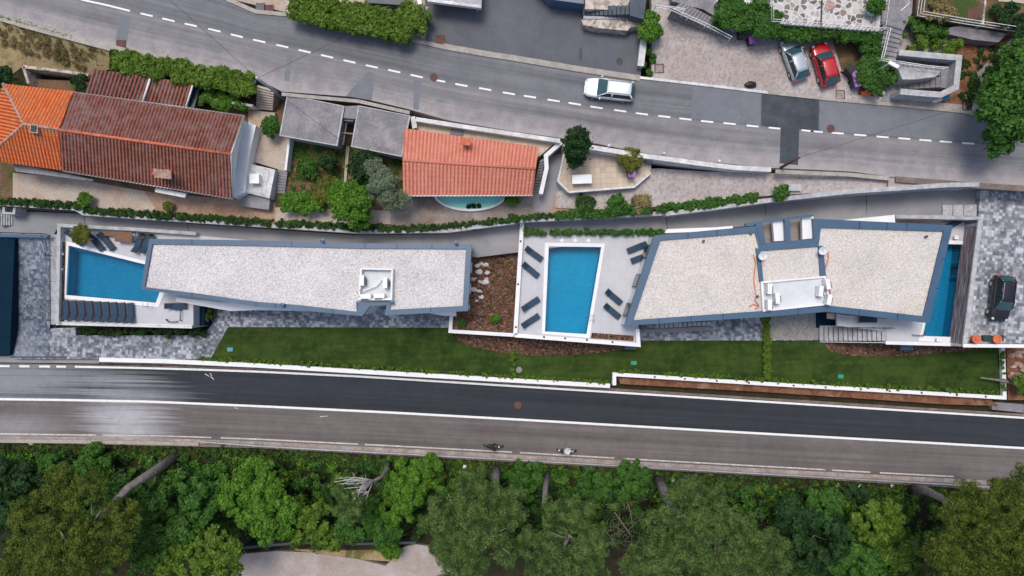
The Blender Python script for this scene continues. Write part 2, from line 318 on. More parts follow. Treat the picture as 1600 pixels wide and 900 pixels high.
# ------------------------------------------------------------------ mesh helpers
ORD = ['leftmost', 'second', 'third', 'fourth', 'fifth', 'sixth', 'seventh', 'eighth', 'ninth', 'tenth', 'rightmost']
class MB:
    def __init__(s): s.v = []; s.f = []; s.uv = []
    def add(s, vs, fs, uvs=None):
        o = len(s.v); s.v += [tuple(v) for v in vs]; s.f += [tuple(i + o for i in f) for f in fs]
        s.uv += list(uvs) if uvs else [(0, 0)] * len(vs); return s
    def prism(s, top, zb):            # top: list of Vectors (any z), straight down to zb
        n = len(top); a = sum(top[i].x * top[(i + 1) % n].y - top[(i + 1) % n].x * top[i].y for i in range(n))
        if a < 0: top = top[::-1]
        bot = [Vector((p.x, p.y, zb)) for p in top]
        return s.add(list(top) + bot, [tuple(range(n)), tuple(range(2 * n - 1, n - 1, -1))] + [(i + n, (i + 1) % n + n, (i + 1) % n, i) for i in range(n)])
    def sheet(s, top):
        n = len(top); a = sum(top[i].x * top[(i + 1) % n].y - top[(i + 1) % n].x * top[i].y for i in range(n))
        if a < 0: top = top[::-1]
        return s.add(top, [tuple(range(n))])
    def box(s, c, d, rz=0, rx=0, ry=0):
        m = Matrix.Translation(c) @ Matrix.Rotation(rz, 4, 'Z') @ Matrix.Rotation(ry, 4, 'Y') @ Matrix.Rotation(rx, 4, 'X')
        vs = [m @ Vector((x * d[0] / 2, y * d[1] / 2, z * d[2] / 2)) for x in (-1, 1) for y in (-1, 1) for z in (-1, 1)]
        return s.add(vs, [(0, 1, 3, 2), (4, 6, 7, 5), (0, 4, 5, 1), (2, 3, 7, 6), (0, 2, 6, 4), (1, 5, 7, 3)])
    def tube(s, pts, rad, n=8):
        pts = [Vector(p) for p in pts]; rad = rad if isinstance(rad, (list, tuple)) else [rad] * len(pts)
        vs = []; fs = []
        for i, p in enumerate(pts):
            d = (pts[min(i + 1, len(pts) - 1)] - pts[max(i - 1, 0)]).normalized()
            a = d.orthogonal().normalized() if i == 0 else (a - d * a.dot(d)).normalized()
            b = d.cross(a)
            for k in range(n):
                t = 2 * math.pi * k / n; vs.append(p + (a * math.cos(t) + b * math.sin(t)) * rad[i])
        for i in range(len(pts) - 1):
            for k in range(n): fs.append((i * n + k, i * n + (k + 1) % n, (i + 1) * n + (k + 1) % n, (i + 1) * n + k))
        fs.append(tuple(range(n))[::-1]); fs.append(tuple((len(pts) - 1) * n + k for k in range(n)))
        return s.add(vs, fs)
    def lathe(s, c, prof, n=16, sx=1, sy=1):     # prof: (r, z)
        vs = [Vector((c[0] + r * math.cos(2 * math.pi * k / n) * sx, c[1] + r * math.sin(2 * math.pi * k / n) * sy, c[2] + z)) for r, z in prof for k in range(n)]
        fs = [(i * n + k, i * n + (k + 1) % n, (i + 1) * n + (k + 1) % n, (i + 1) * n + k) for i in range(len(prof) - 1) for k in range(n)]
        fs += [tuple(range(n))[::-1], tuple((len(prof) - 1) * n + k for k in range(n))]
        return s.add(vs, fs)
    def ring(s, O, I, h):              # flat ring between two outlines with the same count, h deep
        n = len(O); top = O + I; bot = [p - Vector((0, 0, h)) for p in top]
        fs = []
        for i in range(n):
            j = (i + 1) % n
            fs += [(i, j, n + j, n + i), (2 * n + j, 2 * n + i, 3 * n + i, 3 * n + j), (2 * n + i, 2 * n + j, j, i), (n + i, n + j, 3 * n + j, 3 * n + i)]
        return s.add(top + bot, fs)

def wpos(o):
    v = Vector((0, 0, 0))
    while o is not None: v += o.location; o = o.parent
    return v
def setprops(o, label=None, cat=None, group=None, kind=None):
    if label:
        n = len(label.split()); assert 4 <= n <= 16, label
        o['label'] = label
    if cat: o['category'] = cat
    if group: o['group'] = group
    if kind: o['kind'] = kind
    return o
def finish(me, m, smooth):
    if m is not None: me.materials.append(m)
    if smooth: me.polygons.foreach_set('use_smooth', [True] * len(me.polygons))
def obj(name, mb, m, parent=None, label=None, cat=None, group=None, kind=None, smooth=False, local=False):
    m = M[m] if isinstance(m, str) else m
    vs = [Vector(v) for v in mb.v]
    if local: off = Vector((0, 0, 0)); loc = Vector((0, 0, 0))
    elif parent is not None: off = wpos(parent); loc = Vector((0, 0, 0))
    else:
        xs = [v.x for v in vs]; ys = [v.y for v in vs]
        loc = Vector(((min(xs) + max(xs)) / 2, (min(ys) + max(ys)) / 2, min(v.z for v in vs))); off = loc
    me = bpy.data.meshes.new(name); me.from_pydata([v - off for v in vs], [], mb.f)
    if any(u != (0, 0) for u in mb.uv):
        uvl = me.uv_layers.new(name='UVMap'); li = np.empty(len(me.loops), dtype=np.int32); me.loops.foreach_get('vertex_index', li)
        uvl.data.foreach_set('uv', np.array(mb.uv, dtype=np.float32)[li].ravel())
    me.validate(); finish(me, m, smooth)
    o = bpy.data.objects.new(name, me); COL.objects.link(o); o.location = loc
    if parent is not None: o.parent = parent
    return setprops(o, label, cat, group, kind)
def thing(name, label, cat, loc=(0, 0, 0), group=None, rz=0):
    o = bpy.data.objects.new(name, None); COL.objects.link(o); o.location = loc; o.rotation_euler = (0, 0, rz); o.empty_display_size = .3
    return setprops(o, label, cat, group)
def copy_tree(o, parent=None):
    c = o.copy(); COL.objects.link(c)
    if parent is not None: c.parent = parent
    for ch in list(o.children): copy_tree(ch, c)
    return c
def holed(name, pts, hole, z, zb, m):
    # platform with an opening: the outline is joined to the opening by a seam
    A = PP(pts, z); B = PP(hole, z)
    area = lambda q: sum(q[i].x * q[(i + 1) % len(q)].y - q[(i + 1) % len(q)].x * q[i].y for i in range(len(q)))
    if area(A) < 0: A = A[::-1]
    if area(B) > 0: B = B[::-1]
    i, j = min(((i, j) for i in range(len(A)) for j in range(len(B))), key=lambda k: (A[k[0]] - B[k[1]]).length)
    A = A[i:] + A[:i]; B = B[j:] + B[:j]
    return obj(name, MB().prism(A + [A[0].copy()] + B + [B[0].copy()], zb), m, kind='structure')
def PP(pts, z): return [P(p[0], p[1], p[2] if len(p) > 2 else z) for p in pts]
def ground(name, pts, z, zb, m): return obj(name, MB().prism(PP(pts, z), zb), m, kind='structure')
def offset_line(pts, d):
    out = []
    for i, p in enumerate(pts):
        a = pts[max(i - 1, 0)]; b = pts[min(i + 1, len(pts) - 1)]
        if 0 < i < len(pts) - 1:
            d1 = (p - a).xy.normalized(); d2 = (b - p).xy.normalized(); n1 = Vector((-d1.y, d1.x)); n2 = Vector((-d2.y, d2.x)); n = (n1 + n2)
            n = n.normalized() / max(.5, n.normalized().dot(n1)) if n.length > 1e-4 else n1
        else:
            t = (b - a).xy.normalized(); n = Vector((-t.y, t.x))
        out.append(Vector((p.x + n.x * d, p.y + n.y * d, p.z)))
    return out
def wall_mb(pts, w, zb):
    A = offset_line(pts, w / 2); B = offset_line(pts, -w / 2); mb = MB(); n = len(pts)
    top = A + B; bot = [Vector((p.x, p.y, zb)) for p in top]; fs = []
    for i in range(n - 1):
        fs += [(i, n + i, n + i + 1, i + 1), (2 * n + i, 2 * n + i + 1, i + 1 + 0, i), (n + i, 3 * n + i, 3 * n + i + 1, n + i + 1)]
    fs = [(i, n + i, n + i + 1, i + 1) for i in range(n - 1)]
    fs += [(2 * n + i, i, i + 1, 2 * n + i + 1) for i in range(n - 1)] + [(n + i, 3 * n + i, 3 * n + i + 1, n + i + 1) for i in range(n - 1)]
    fs += [(2 * n + i, 2 * n + i + 1, 3 * n + i + 1, 3 * n + i) for i in range(n - 1)]
    fs += [(0, 2 * n, 3 * n, n), (n - 1, 2 * n - 1, 4 * n - 1, 3 * n - 1)]
    return mb.add(top + bot, fs)
def wall(pts, z, zb, w, m, label, coping=None, cw=.12, name='wall', cat='wall'):
    pts = PP(pts, z); c = sum(pts, Vector()) / len(pts)
    if coping is None: return obj(name, wall_mb(pts, w, zb), m, label=label, cat=cat)
    t = thing(name, label, cat, (c.x, c.y, zb))
    obj('wall_face', wall_mb([p - Vector((0, 0, .08)) for p in pts], w, zb), m, t)
    obj('coping', wall_mb(pts, w + cw, min(p.z for p in pts) - .08) if max(p.z for p in pts) - min(p.z for p in pts) < .01 else slab_line(pts, w + cw, .08), coping, t)
    return t
def slab_line(pts, w, h):
    A = offset_line(pts, w / 2); B = offset_line(pts, -w / 2); n = len(pts); up = A + B; dn = [p - Vector((0, 0, h)) for p in up]
    fs = [(i, n + i, n + i + 1, i + 1) for i in range(n - 1)] + [(2 * n + i, i, i + 1, 2 * n + i + 1) for i in range(n - 1)] + [(n + i, 3 * n + i, 3 * n + i + 1, n + i + 1) for i in range(n - 1)] + [(2 * n + i, 2 * n + i + 1, 3 * n + i + 1, 3 * n + i) for i in range(n - 1)] + [(0, 2 * n, 3 * n, n), (n - 1, 2 * n - 1, 4 * n - 1, 3 * n - 1)]
    return MB().add(up + dn, fs)
def resample(pts, xs):
    X = [p[0] for p in pts]; return [(x, float(np.interp(x, X, [p[1] for p in pts]))) for x in xs]
def strip(name, north, south, z, m, step=12, x0=None, x1=None, nv=3, kind='structure', zf=None, mb_only=False):
    xs = list(np.arange(x0, x1, step)) + [x1]; N = resample(north, xs); S = resample(south, xs); mb = MB(); vs = []; uv = []; fs = []
    for i, x in enumerate(xs):
        for k in range(nv + 1):
            f = k / nv; zz = zf(x, f) if zf else z; p = P(x, N[i][1] * (1 - f) + S[i][1] * f, zz); vs.append(p); uv.append((p.x + 60, f))
    for i in range(len(xs) - 1):
        for k in range(nv):
            a = i * (nv + 1) + k; fs.append((a, a + 1, a + nv + 2, a + nv + 1))
    mb.add(vs, fs, uv)
    return mb if mb_only else obj(name, mb, m, kind=kind)
def line_mb(pts, w, z=None):
    pts = [p if isinstance(p, Vector) else P(p[0], p[1], z) for p in pts]
    A = offset_line(pts, w / 2); B = offset_line(pts, -w / 2); n = len(pts)
    return A + B, [(n + i, n + i + 1, i + 1, i) for i in range(n - 1)]

# ------------------------------------------------------------------ foliage helpers
def leaves_mesh(name, C, n, size, m, parent, aspect=.55, squash=.8, label=None, cat=None, group=None, kind=None, fill=.5, part=True, tuft=False):
    """C: array of clumps (x,y,z,r) in world space; n leaf-sized rhombi spread over and inside them"""
    C = np.array(C, dtype=float); w = C[:, 3] ** 2; idx = rng.choice(len(C), n, p=w / w.sum())
    K = 12; S = rng.normal(size=(len(C), K, 3)); S /= np.linalg.norm(S, axis=2)[:, :, None]; neg = S[:, :, 2] < -.1; S[neg, 2] *= -.8
    S *= (.55 + .55 * rng.random((len(C), K)))[:, :, None]                       # sprigs of uneven length on each clump
    d = rng.normal(size=(n, 3)); d /= np.linalg.norm(d, axis=1)[:, None]
    sub = S[idx, rng.integers(0, K, n)]
    sr = .42 * (fill * .5 + (1 - fill * .5) * rng.random(n) ** .6); sr = np.where(rng.random(n) < .1, sr * 1.9, sr)
    c = C[idx, :3] + (sub * .85 + d * sr[:, None]) * C[idx, 3][:, None] * np.array([1, 1, squash])
    if tuft:      # pine: needles stand on round tufts
        c = C[idx, :3] + d * (C[idx, 3] * (.7 + .4 * rng.random(n)))[:, None] * np.array([1, 1, squash])
    else: d = d * .6 + sub
    nn = d * 1.0 + rng.normal(size=(n, 3)) * .55; nn[:, 2] += .35; nn /= np.linalg.norm(nn, axis=1)[:, None]
    a = np.cross(nn, rng.normal(size=(n, 3))); a /= np.linalg.norm(a, axis=1)[:, None]; b = np.cross(nn, a)
    s = size * (.6 + .8 * rng.random(n))[:, None]
    V = np.stack([c + a * s, c + b * s * aspect + nn * s * .12, c - a * s, c - b * s * aspect + nn * s * .12], axis=1).reshape(-1, 3)
    if parent is not None: off = np.array(wpos(parent)); loc = (0, 0, 0)
    else: loc = Vector(((V[:, 0].min() + V[:, 0].max()) / 2, (V[:, 1].min() + V[:, 1].max()) / 2, V[:, 2].min())); off = np.array(loc)
    V = (V - off).astype(np.float32)
    me = bpy.data.meshes.new(name); me.vertices.add(4 * n); me.vertices.foreach_set('co', V.ravel())
    me.loops.add(4 * n); me.loops.foreach_set('vertex_index', np.arange(4 * n, dtype=np.int32))
    me.polygons.add(n); me.polygons.foreach_set('loop_start', np.arange(0, 4 * n, 4, dtype=np.int32)); me.polygons.foreach_set('loop_total', np.full(n, 4, dtype=np.int32))
    me.update(); me.materials.append(M[m])
    o = bpy.data.objects.new(name, me); COL.objects.link(o); o.location = loc
    if parent is not None: o.parent = parent
    return setprops(o, label, cat, group, kind)
def crown_clumps(c, rx, ry, rz, k, rc, low=-.25):
    out = []
    for _ in range(k):
        d = rng.normal(size=3); d /= np.linalg.norm(d)
        if d[2] < low: d[2] = -d[2] * .6
        f = .45 + .5 * rng.random() ** .5
        out.append((c[0] + d[0] * rx * f, c[1] + d[1] * ry * f, c[2] + d[2] * rz * f, rc * (.65 + .7 * rng.random())))
    return out
def tuft_clumps(c, r, k, rc):
    out = []; lob = rng.normal(size=(14, 3)); lob[:, 2] = abs(lob[:, 2]) * .8; lob /= np.linalg.norm(lob, axis=1)[:, None]
    for _ in range(k):
        l = lob[rng.integers(0, 14)]; d = rng.normal(size=3); d /= np.linalg.norm(d); d[2] = abs(d[2])
        f = .14 + .24 * rng.random() ** .5; q = l * (.72 if l[2] < .7 else .5) + d * f
        out.append((c[0] + q[0] * r, c[1] + q[1] * r, c[2] + q[2] * r * .85 - .4, rc * (.6 + .8 * rng.random())))
    return out
def branches(base, top, spread, k, r):
    mb = MB()
    for _ in range(k):
        t = .45 + .5 * random.random(); p = base.lerp(top, t); a = random.random() * 6.28
        q = p + Vector((math.cos(a) * spread, math.sin(a) * spread, spread * .45)) * (.5 + .5 * random.random())
        mb.tube([p, p.lerp(q, .5) + Vector((0, 0, .1 * spread)), q], [r, r * .6, r * .2], 5)
    return mb
def tree(name, label, base, crowns, leaf, n, size, trunk=(.18, .08), cat='tree', group=None, aspect=.55, squash=.8, via=None, fill=.5, bark='bark', wh=5, tuft=False):
    """base Vector; crowns: (px,py,ztop_center,r_px, k clumps, clump radius m) placed by pixel centre at their own height"""
    t = thing(name, label, cat, base, group); C = []
    for (px, py, zc, rp, k, rc) in crowns:
        c = P(px, py, zc); r = rp * (H - zc) / FP; C += crown_clumps(c, r, r, min(r * .7, max(.4, (zc - base.z) * .8)), k, rc) if not tuft else tuft_clumps(c, r, int(k * 4.5), rc * .46)
    big = max(crowns, key=lambda q: q[3]); top = P(big[0], big[1], big[2])
    pts = [base] + [Vector(v) for v in (via or [])] + [top]
    rad = [trunk[0] + (trunk[1] - trunk[0]) * i / (len(pts) - 1) for i in range(len(pts))]
    mb = MB().tube(pts, rad, 8); rr = big[3] * (H - big[2]) / FP
    br = branches(pts[-2], top, rr * .8, wh, trunk[1] * .6); mb.add(br.v, br.f)
    obj('trunk', mb, bark, t, smooth=True)
    leaves_mesh('crown', C, n, size, leaf, t, aspect, squash, fill=fill, tuft=tuft)
    return t
def hedge(label, pts, z, zb, w, leaf, n, size=.11, r=.28, name='hedge', jit=.25, cat='hedge', step=.3, kind=None):
    pts = [P(p[0], p[1], p[2] if len(p) > 2 else z) for p in pts]; C = []
    for a, b in zip(pts[:-1], pts[1:]):
        L = (b - a).length; k = max(2, int(L / step * max(1, w / .8)))
        nrm = Vector((-(b - a).y, (b - a).x, 0)).normalized()
        for i in range(k):
            p = a.lerp(b, random.random()) + nrm * (random.random() - .5) * w
            lo = zb if zb is not None else p.z - .3
            C.append((p.x, p.y, p.z - r * .6 + (random.random() - .5) * jit, r * (.6 + .8 * random.random())))
            if random.random() < .3: C.append((p.x, p.y, (p.z + lo) / 2, r))
    return leaves_mesh(name, C, n, size, leaf, None, label=label, cat=cat if not kind else None, kind=kind)

# ------------------------------------------------------------------ terrain
def terr():
    xs = sorted(set(list(np.linspace(-60, 60, 61)) + [-400, -200, -100, 100, 200, 400])); ys = sorted(set(list(np.linspace(-35, 35, 71)) + [-400, -200, -80, 80, 200, 400]))
    def zf(x, y):
        e = -15.4 - (x + 51) * .042           # south edge of the lower road
        if y < e: return float(np.interp(e - y, [0, 1.5, 6, 9, 12, 400], [-.35, -.6, -3.4, -4.3, -4.4, -14]))
        n = -2.9 - (x + 51) * .0 
        return float(np.interp(y - e, [0, 8.5, 11, 14, 16, 20, 22, 400], [-.35, -.3, -.1, 0, 0, .2, .3, .3])) if y < 22 else float(np.interp(y, [22, 26, 60, 400], [.3, 5.5, 9, 40]))
    vs = [(x, y, zf(x, y) + (.0)) for y in ys for x in xs]; nx = len(xs)
    fs = [(j * nx + i, j * nx + i + 1, (j + 1) * nx + i + 1, (j + 1) * nx + i) for j in range(len(ys) - 1) for i in range(nx - 1)]
    o = obj('ground', MB().add(vs, fs), 'thicket_floor', kind='structure', smooth=True)
    return zf
ZF = terr()
ZL, ZT, ZG, ZS = .7, 3.5, 5.0, 7.5

# lower road
edge_n = [(-60, 571.5), (117, 573), (200, 574.5), (300, 577), (400, 580.5), (560, 588), (800, 603), (1000, 615.5), (1200, 628), (1400, 640.5), (1700, 659)]
centre = [(-60, 623), (100, 625), (235, 627.5), (400, 634.5), (600, 644), (800, 655), (1000, 666.5), (1200, 678), (1400, 689), (1700, 706)]
edge_s = [(-60, 677), (0, 678), (250, 681), (400, 686), (600, 696), (800, 706.5), (1000, 718), (1200, 729), (1400, 740), (1500, 745), (1700, 757)]
sh = lambda L, d: [(x, y + d) for x, y in L]
strip('road', sh(edge_n, -2.5), centre, 0, 'road_new', x0=-60, x1=1700)
strip('road', centre, sh(edge_s, 3.5), 0, 'road_old', x0=-60, x1=1700)
obj('road', MB().prism(PP([(-60, 566), (400, 574), (800, 597), (1200, 622), (1700, 653), (1700, 775), (1200, 744), (800, 722), (400, 700), (-60, 690)], -.02), -1.2), 'verge', kind='structure')
mk = MB()
for L in (edge_n, centre):
    a = 117 if L is edge_n else -60
    v, f = line_mb(resample(L, np.arange(a, 1700, 40)), .22 if L is centre else .2, .005); mk.add(v, f)
for a, b in ((-30, 15), (30, 46), (61, 78), (88, 103)): v, f = line_mb(resample(edge_n, [a, b]), .2, .005); mk.add(v, f)
obj('road_marking', mk, 'paint', kind='structure')
mk = MB()
for a, b in ((0, 150), (160, 330), (345, 560), (570, 800), (812, 960), (975, 1290), (1300, 1360), (1375, 1490)):
    v, f = line_mb(resample(edge_s, np.linspace(a, b, 8)), .13, .005); mk.add(v, f)
obj('road_marking', mk, 'worn_paint', kind='structure')
mk = MB()   # worn arrow near the left end
for q in (((320, 584), (327, 588)), ((329, 588), (334, 593)), ((328, 583), (331, 587)), ((500, 651), (512, 650)), ((366, 637), (372, 638))):
    v, f = line_mb(list(q), .08, .006); mk.add(v, f)
obj('road_marking', mk, 'worn_paint', kind='structure')
strip('pavement', sh(edge_s, 3.5), sh(edge_s, 10), 0, 'dirt_edge', x0=-60, x1=1700, nv=1, zf=lambda x, f: .02)
ms = MB()
for (x, y) in ((771, 695), ):
    pass
obj('manhole_cover', MB().lathe(P(809, 633, 0), [(.38, .0), (.38, .012), (.0, .013)]), 'rust', label='rusty round manhole cover in the dark lane of the lower road', cat='manhole cover')

# lawn, verge, front paving
ground('path', [(-20, 561), (155, 562), (155, 568), (400, 574), (800, 598), (800, 592), (400, 567), (155, 557), (-20, 556)], .12, -.8, 'verge')
LZ = ZL
ground('lawn', [(358, 508), (330, 560), (400, 565), (560, 574), (800, 589), (953, 598), (958, 583), (1200, 597), (1567, 618), (1562, 538), (1290, 533), (1000, 530), (703, 516), (700, 510)], LZ, -.6, 'lawn')
obj('soil', MB().prism(PP([(965, 590), (1200, 603), (1545, 622), (1560, 634), (1480, 632), (1200, 613), (970, 600)], .35), -.6), 'soil', kind='structure')
ground('paving', [(22, 515), (118, 512), (118, 524), (318, 524), (332, 505), (332, 470), (704, 470), (703, 512), (356, 511), (329, 561), (160, 561), (22, 561)], LZ + .01, -.6, 'paver')
strip('driveway', [(12, 369), (90, 372)], [(12, 558), (90, 558)], 0, 'paver_dark', x0=14, x1=78, step=10.667, nv=14, zf=lambda x, f: .73 + 2.77 * max(0, 1 - f / .78))
strip('pavement', [(70, 367), (92, 366)], [(70, 507), (92, 507)], 0, 'concrete_wall', x0=77.5, x1=89.5, step=6, nv=10, zf=lambda x, f: .8 + 2.75 * (1 - f))
obj('driveway', MB().prism(PP([(16, 370), (88, 370), (86, 556), (15, 556)], .2), -.6), 'paver_dark', kind='structure')
ground('paving', [(998, 500), (1282, 488), (1282, 532), (1000, 532)], LZ + .014, -.6, 'paver')
ground('paving', [(1190, 486), (1279, 484), (1278, 531), (1190, 531)], LZ + .024, -.5, ground_mat('stained_paving', (.25, .235, .21), (.36, .34, .31), .6, speck=(.17, .18, .19), speck_scale=5, speck_amt=.6, fine=6, fvar=.2))
obj('driveway_gate', MB().prism(PP([(16, 557), (104, 557), (104, 559), (16, 559)], .78), .7).prism(PP([(16, 563), (130, 565), (112, 562), (16, 561)], .2), .0), 'dark_metal', label='dark sliding gate track across the left driveway', cat='gate')
obj('pavement', MB().prism(PP([(-20, 556), (155, 557), (155, 568), (-20, 566)], .3), -.6), 'concrete_path', kind='structure')

# white garden walls by the road
w1 = wall([(155, 562), (260, 564.5), (400, 571), (560, 580.5), (800, 594.5), (953, 603)], 1.0, -.4, .42, 'white', 'long white garden wall between lawn and dark road lane')
w2 = wall([(960, 602), (960, 585), (1200, 600), (1400, 611.5), (1570, 621.5), (1567.5, 541)], 1.05, -.4, .36, 'white', 'white lawn wall enclosing the right lawn above the red soil bed')
hedge('line of ivy creeping along the long white garden wall', [(310, 560), (400, 565), (560, 574), (800, 589), (950, 597)], 1.0, .7, .3, 'leaf_hedge', 9000, .08, .16, 'ivy', cat='ivy', step=.16)
hedge('line of small yellow-green plants along the right lawn wall', [(965, 580), (1200, 594), (1400, 606), (1560, 615)], 1.05, .7, .35, 'leaf_hedge', 9000, .08, .17, 'ivy', cat='ivy', step=.2)
hedge('short hedge dividing the lawns below the middle pool', [(803, 547), (803, 586)], 1.2, .7, .35, 'leaf_hedge', 1500, .09, .2)
hedge('narrow hedge dividing the lawns below the right house', [(1197, 492), (1201, 594)], 1.3, .7, .45, 'leaf_hedge', 9000, .1, .22, step=.08)
for (x, y, m, lab) in ((990, 567, 'green_lid', 'bright green square lid in the grass below the middle pool'), (1313, 588, 'green_lid', 'green square lid in the right lawn near its wall'), (360, 546, 'teal_lid', 'teal square lid at the left end of the lawn')):
    p = P(x, y, LZ); obj('valve_box', MB().box(p + Vector((0, 0, .05)), (.55, .38, .1)).box(p + Vector((0, 0, .11)), (.45, .28, .02)), m, label=lab, cat='valve box')
p = P(811, 578, LZ); obj('drain_cover', MB().lathe(p, [(.3, 0), (.3, .05), (.2, .06), (0, .06)]), 'concrete_dark', label='round grey drain cover beside the short lawn hedge', cat='drain cover')

# mulch beds
for pts, z in (([(710, 521), (995, 537), (985, 543), (950, 550), (900, 555), (840, 556), (780, 551), (735, 541), (715, 532)], LZ + .06), ([(1282, 533), (1562, 541), (1500, 549), (1440, 554), (1380, 558), (1330, 556), (1298, 549)], LZ + .06), ([(722, 402), (745, 400), (812, 368), (807, 524), (706, 519), (709, 480), (722, 480)], 2.6)):
    ground('mulch', pts, z, -.5, 'mulch')
wall([(705.5, 489), (703.5, 517.5), (803, 523.5)], 2.8, .0, .22, 'white', 'white retaining wall at the foot of the stone and mulch bed', coping='white')
for i, (x, y, r) in enumerate([(746, 415, .3), (752, 412, .25), (759, 414, .3), (749, 425, .42), (761, 426, .28), (741, 436, .28), (750, 440, .22), (758, 441, .42), (740, 452, .35), (749, 455, .3), (752, 464, .3), (745, 470, .22), (760, 436, .25)]):
    p = P(x, y, 2.6); mb = MB(); n = 9; pr = []
    r *= .8
    for r_, z_ in ((.8, -.05), (1, .15), (.8, .4), (.35, .55)): pr.append((r * r_, r * z_))
    mb.lathe(p, pr, n, 1 + random.random() * .3, .8); mb.v = [(v[0] + random.uniform(-.07, .07), v[1] + random.uniform(-.07, .07), v[2] + random.uniform(0, .05)) for v in mb.v]
    obj('rock', mb, 'rock', label='pale boulder set in the mulch beside the gravel-roofed house', cat='rock', group='decorative boulders in the mulch bed')
def tuft(name, label, px, py, z, r, n, leaf, cat='plant', size=.14, h=None, group=None, asp=.25):
    p = P(px, py, z); h = h or r; t = thing(name, label, cat, p, group)
    obj('stem', MB().tube([p, p + Vector((0, 0, h * .6))], [.04, .02], 5), 'bark', t)
    leaves_mesh('foliage', crown_clumps((p.x, p.y, p.z + h * .55), r * .75, r * .75, h * .6, 9, r * .4), n, size, leaf, t, asp, 1.0, fill=.2)
    return t
tuft('garden_plant', 'bright yellow-green plant in the mulch bed, nearer the pool', 775, 500, 2.6, .6, 600, 'leaf_bright')
tuft('garden_plant', 'small dark plant in the mulch bed near the house corner', 722, 504, 2.6, .55, 500, 'leaf_mid')
for i in range(26):
    x = random.uniform(765, 803); y = random.uniform(395, 480)
    p = P(x, y, 2.6); leaves_mesh('seedling', [(p.x, p.y, p.z + .08, .12)], 22, .07, 'leaf_yellow', None, label='tiny pale seedling planted in the mulch slope', cat='seedling', group='seedlings in the mulch slope')

# ------------------------------------------------------------------ terrace levels and the back path
holed('terrace', [(90, 351), (312, 365), (430, 376), (560, 386), (560, 470), (302, 470), (302, 511), (88, 505)], [(104, 380), (226, 410.5), (268, 421), (245, 476), (100, 463.5)], ZT, -.4, 'terrace')
holed('terrace', [(815, 356), (1040, 362), (1190, 400), (1190, 480), (998, 505), (996, 538), (806, 524)], [(854.5, 382), (942.5, 383), (919, 525), (849, 520)], ZT, -.4, 'terrace')
holed('terrace', [(1385, 500), (1300, 480), (1300, 380), (1400, 345), (1520, 347), (1498, 537), (1385, 535)], [(1474, 378), (1509.5, 379.5), (1491, 531), (1438.5, 529)], ZT, -.4, 'terrace')
pn = [(-20, 324), (120, 330), (300, 346), (440, 356), (560, 364), (700, 362), (800, 349), (815, 345), (1040, 333), (1200, 315), (1330, 301), (1527, 289)]
ps = [(-20, 367), (86, 367), (90, 352.5), (310, 368), (440, 380), (560, 384), (735, 392), (745, 404), (815, 368), (1040, 366), (1180, 352), (1300, 347), (1380, 340), (1527, 346)]
def path_z(x, f=0): return float(np.interp(x, [0, 1050, 1465], [ZT + .004, ZT + .004, 4.7]))
strip('path', pn, ps, 0, 'concrete_path', x0=-20, x1=1466, step=8, zf=path_z)
obj('path', MB().prism([P(x, y, path_z(x) - .01) for x, y in [(-20, 326), (700, 364), (1040, 335), (1466, 292), (1466, 342), (1040, 364), (745, 402), (560, 384), (90, 352)]][:3] + [P(x, y, path_z(x) - .01) for x, y in [(1040, 366), (745, 402), (560, 384), (90, 352), (-20, 366)]], 1), 'concrete_path', kind='structure')
st = thing('stairs', 'three shallow concrete steps up to the right driveway', 'stairs', P(1495, 320, 4.7))
for k, (a, b) in enumerate(((1466, 1472), (1473, 1489), (1489.5, 1506), (1506.5, 1526))):
    if k: obj('step', MB().prism(PP([(a, 319.5), (b, 319.5), (b, 338), (a, 337)], 4.75 + .13 * k), 4), 'concrete_wall', st)
ground('path', [(1466, 291), (1527, 289), (1527, 319), (1466, 319)], 4.72, 3, 'concrete_path')
ground('path', [(1466, 338), (1466, 319), (1472, 319), (1472, 338)], 4.715, 3, 'concrete_path')
dl = MB(); v, f = line_mb([P(x, y + 2.5, path_z(x) + .006) for x, y in resample(pn, [30, 60, 90, 120, 200, 300, 440, 500, 560, 640, 700, 760, 812])], .16); dl.add(v, f)
obj('drain_channel', dl, 'black', kind='structure')
jt = MB()
for x, a, b in ((131, 333, 352), (293, 347, 366), (1195, 318, 339), (1041, 336, 360), (1353, 302, 336)):
    v, f = line_mb([P(x, a, path_z(x) + .005), P(x + 2, b, path_z(x) + .005)], .09); jt.add(v, f)
obj('expansion_joint', jt, 'dark_metal', kind='structure')
ground('driveway', [(1533, 291), (1640, 296), (1640, 537), (1510, 537)], 5.3, .5, 'paver_park')
ground('terrace', [(1400, 342), (1472, 342), (1470, 352), (1400, 350)], ZT + .02, 3.3, 'concrete_warm')
# retaining wall right of the right pool
t = thing('retaining_wall', 'weathered clad retaining wall between right pool and parking', 'wall', P(1518, 440, ZT))
obj('wall_face', MB().add([P(1532, 344, 5.35), P(1507, 539, 5.35), P(1504, 539.5, 5.35), P(1529, 344, 5.35)] + [Vector((p.x, p.y, 3.3)) for p in (P(1532, 344, 5.35), P(1507, 539, 5.35), P(1504, 539.5, 5.35), P(1529, 344, 5.35))], [(0, 1, 2, 3), (3, 2, 6, 7), (0, 3, 7, 4), (2, 1, 5, 6), (1, 0, 4, 5)]), 'timber', t)
obj('coping', MB().prism(PP([(1529, 342), (1536, 342), (1511, 540), (1504, 540)], 5.55), 5.36), 'concrete_wall', t)
wall([(1505, 540), (1640, 541)], 5.6, .5, .2, 'offwhite', 'white parapet behind the black car and orange pots', coping='white')
wall([(1475, 338.5), (1398, 338.5)], 5.0, 3.4, .18, 'offwhite', 'low pale block wall behind the right house, next to the steps', coping='concrete_wall')
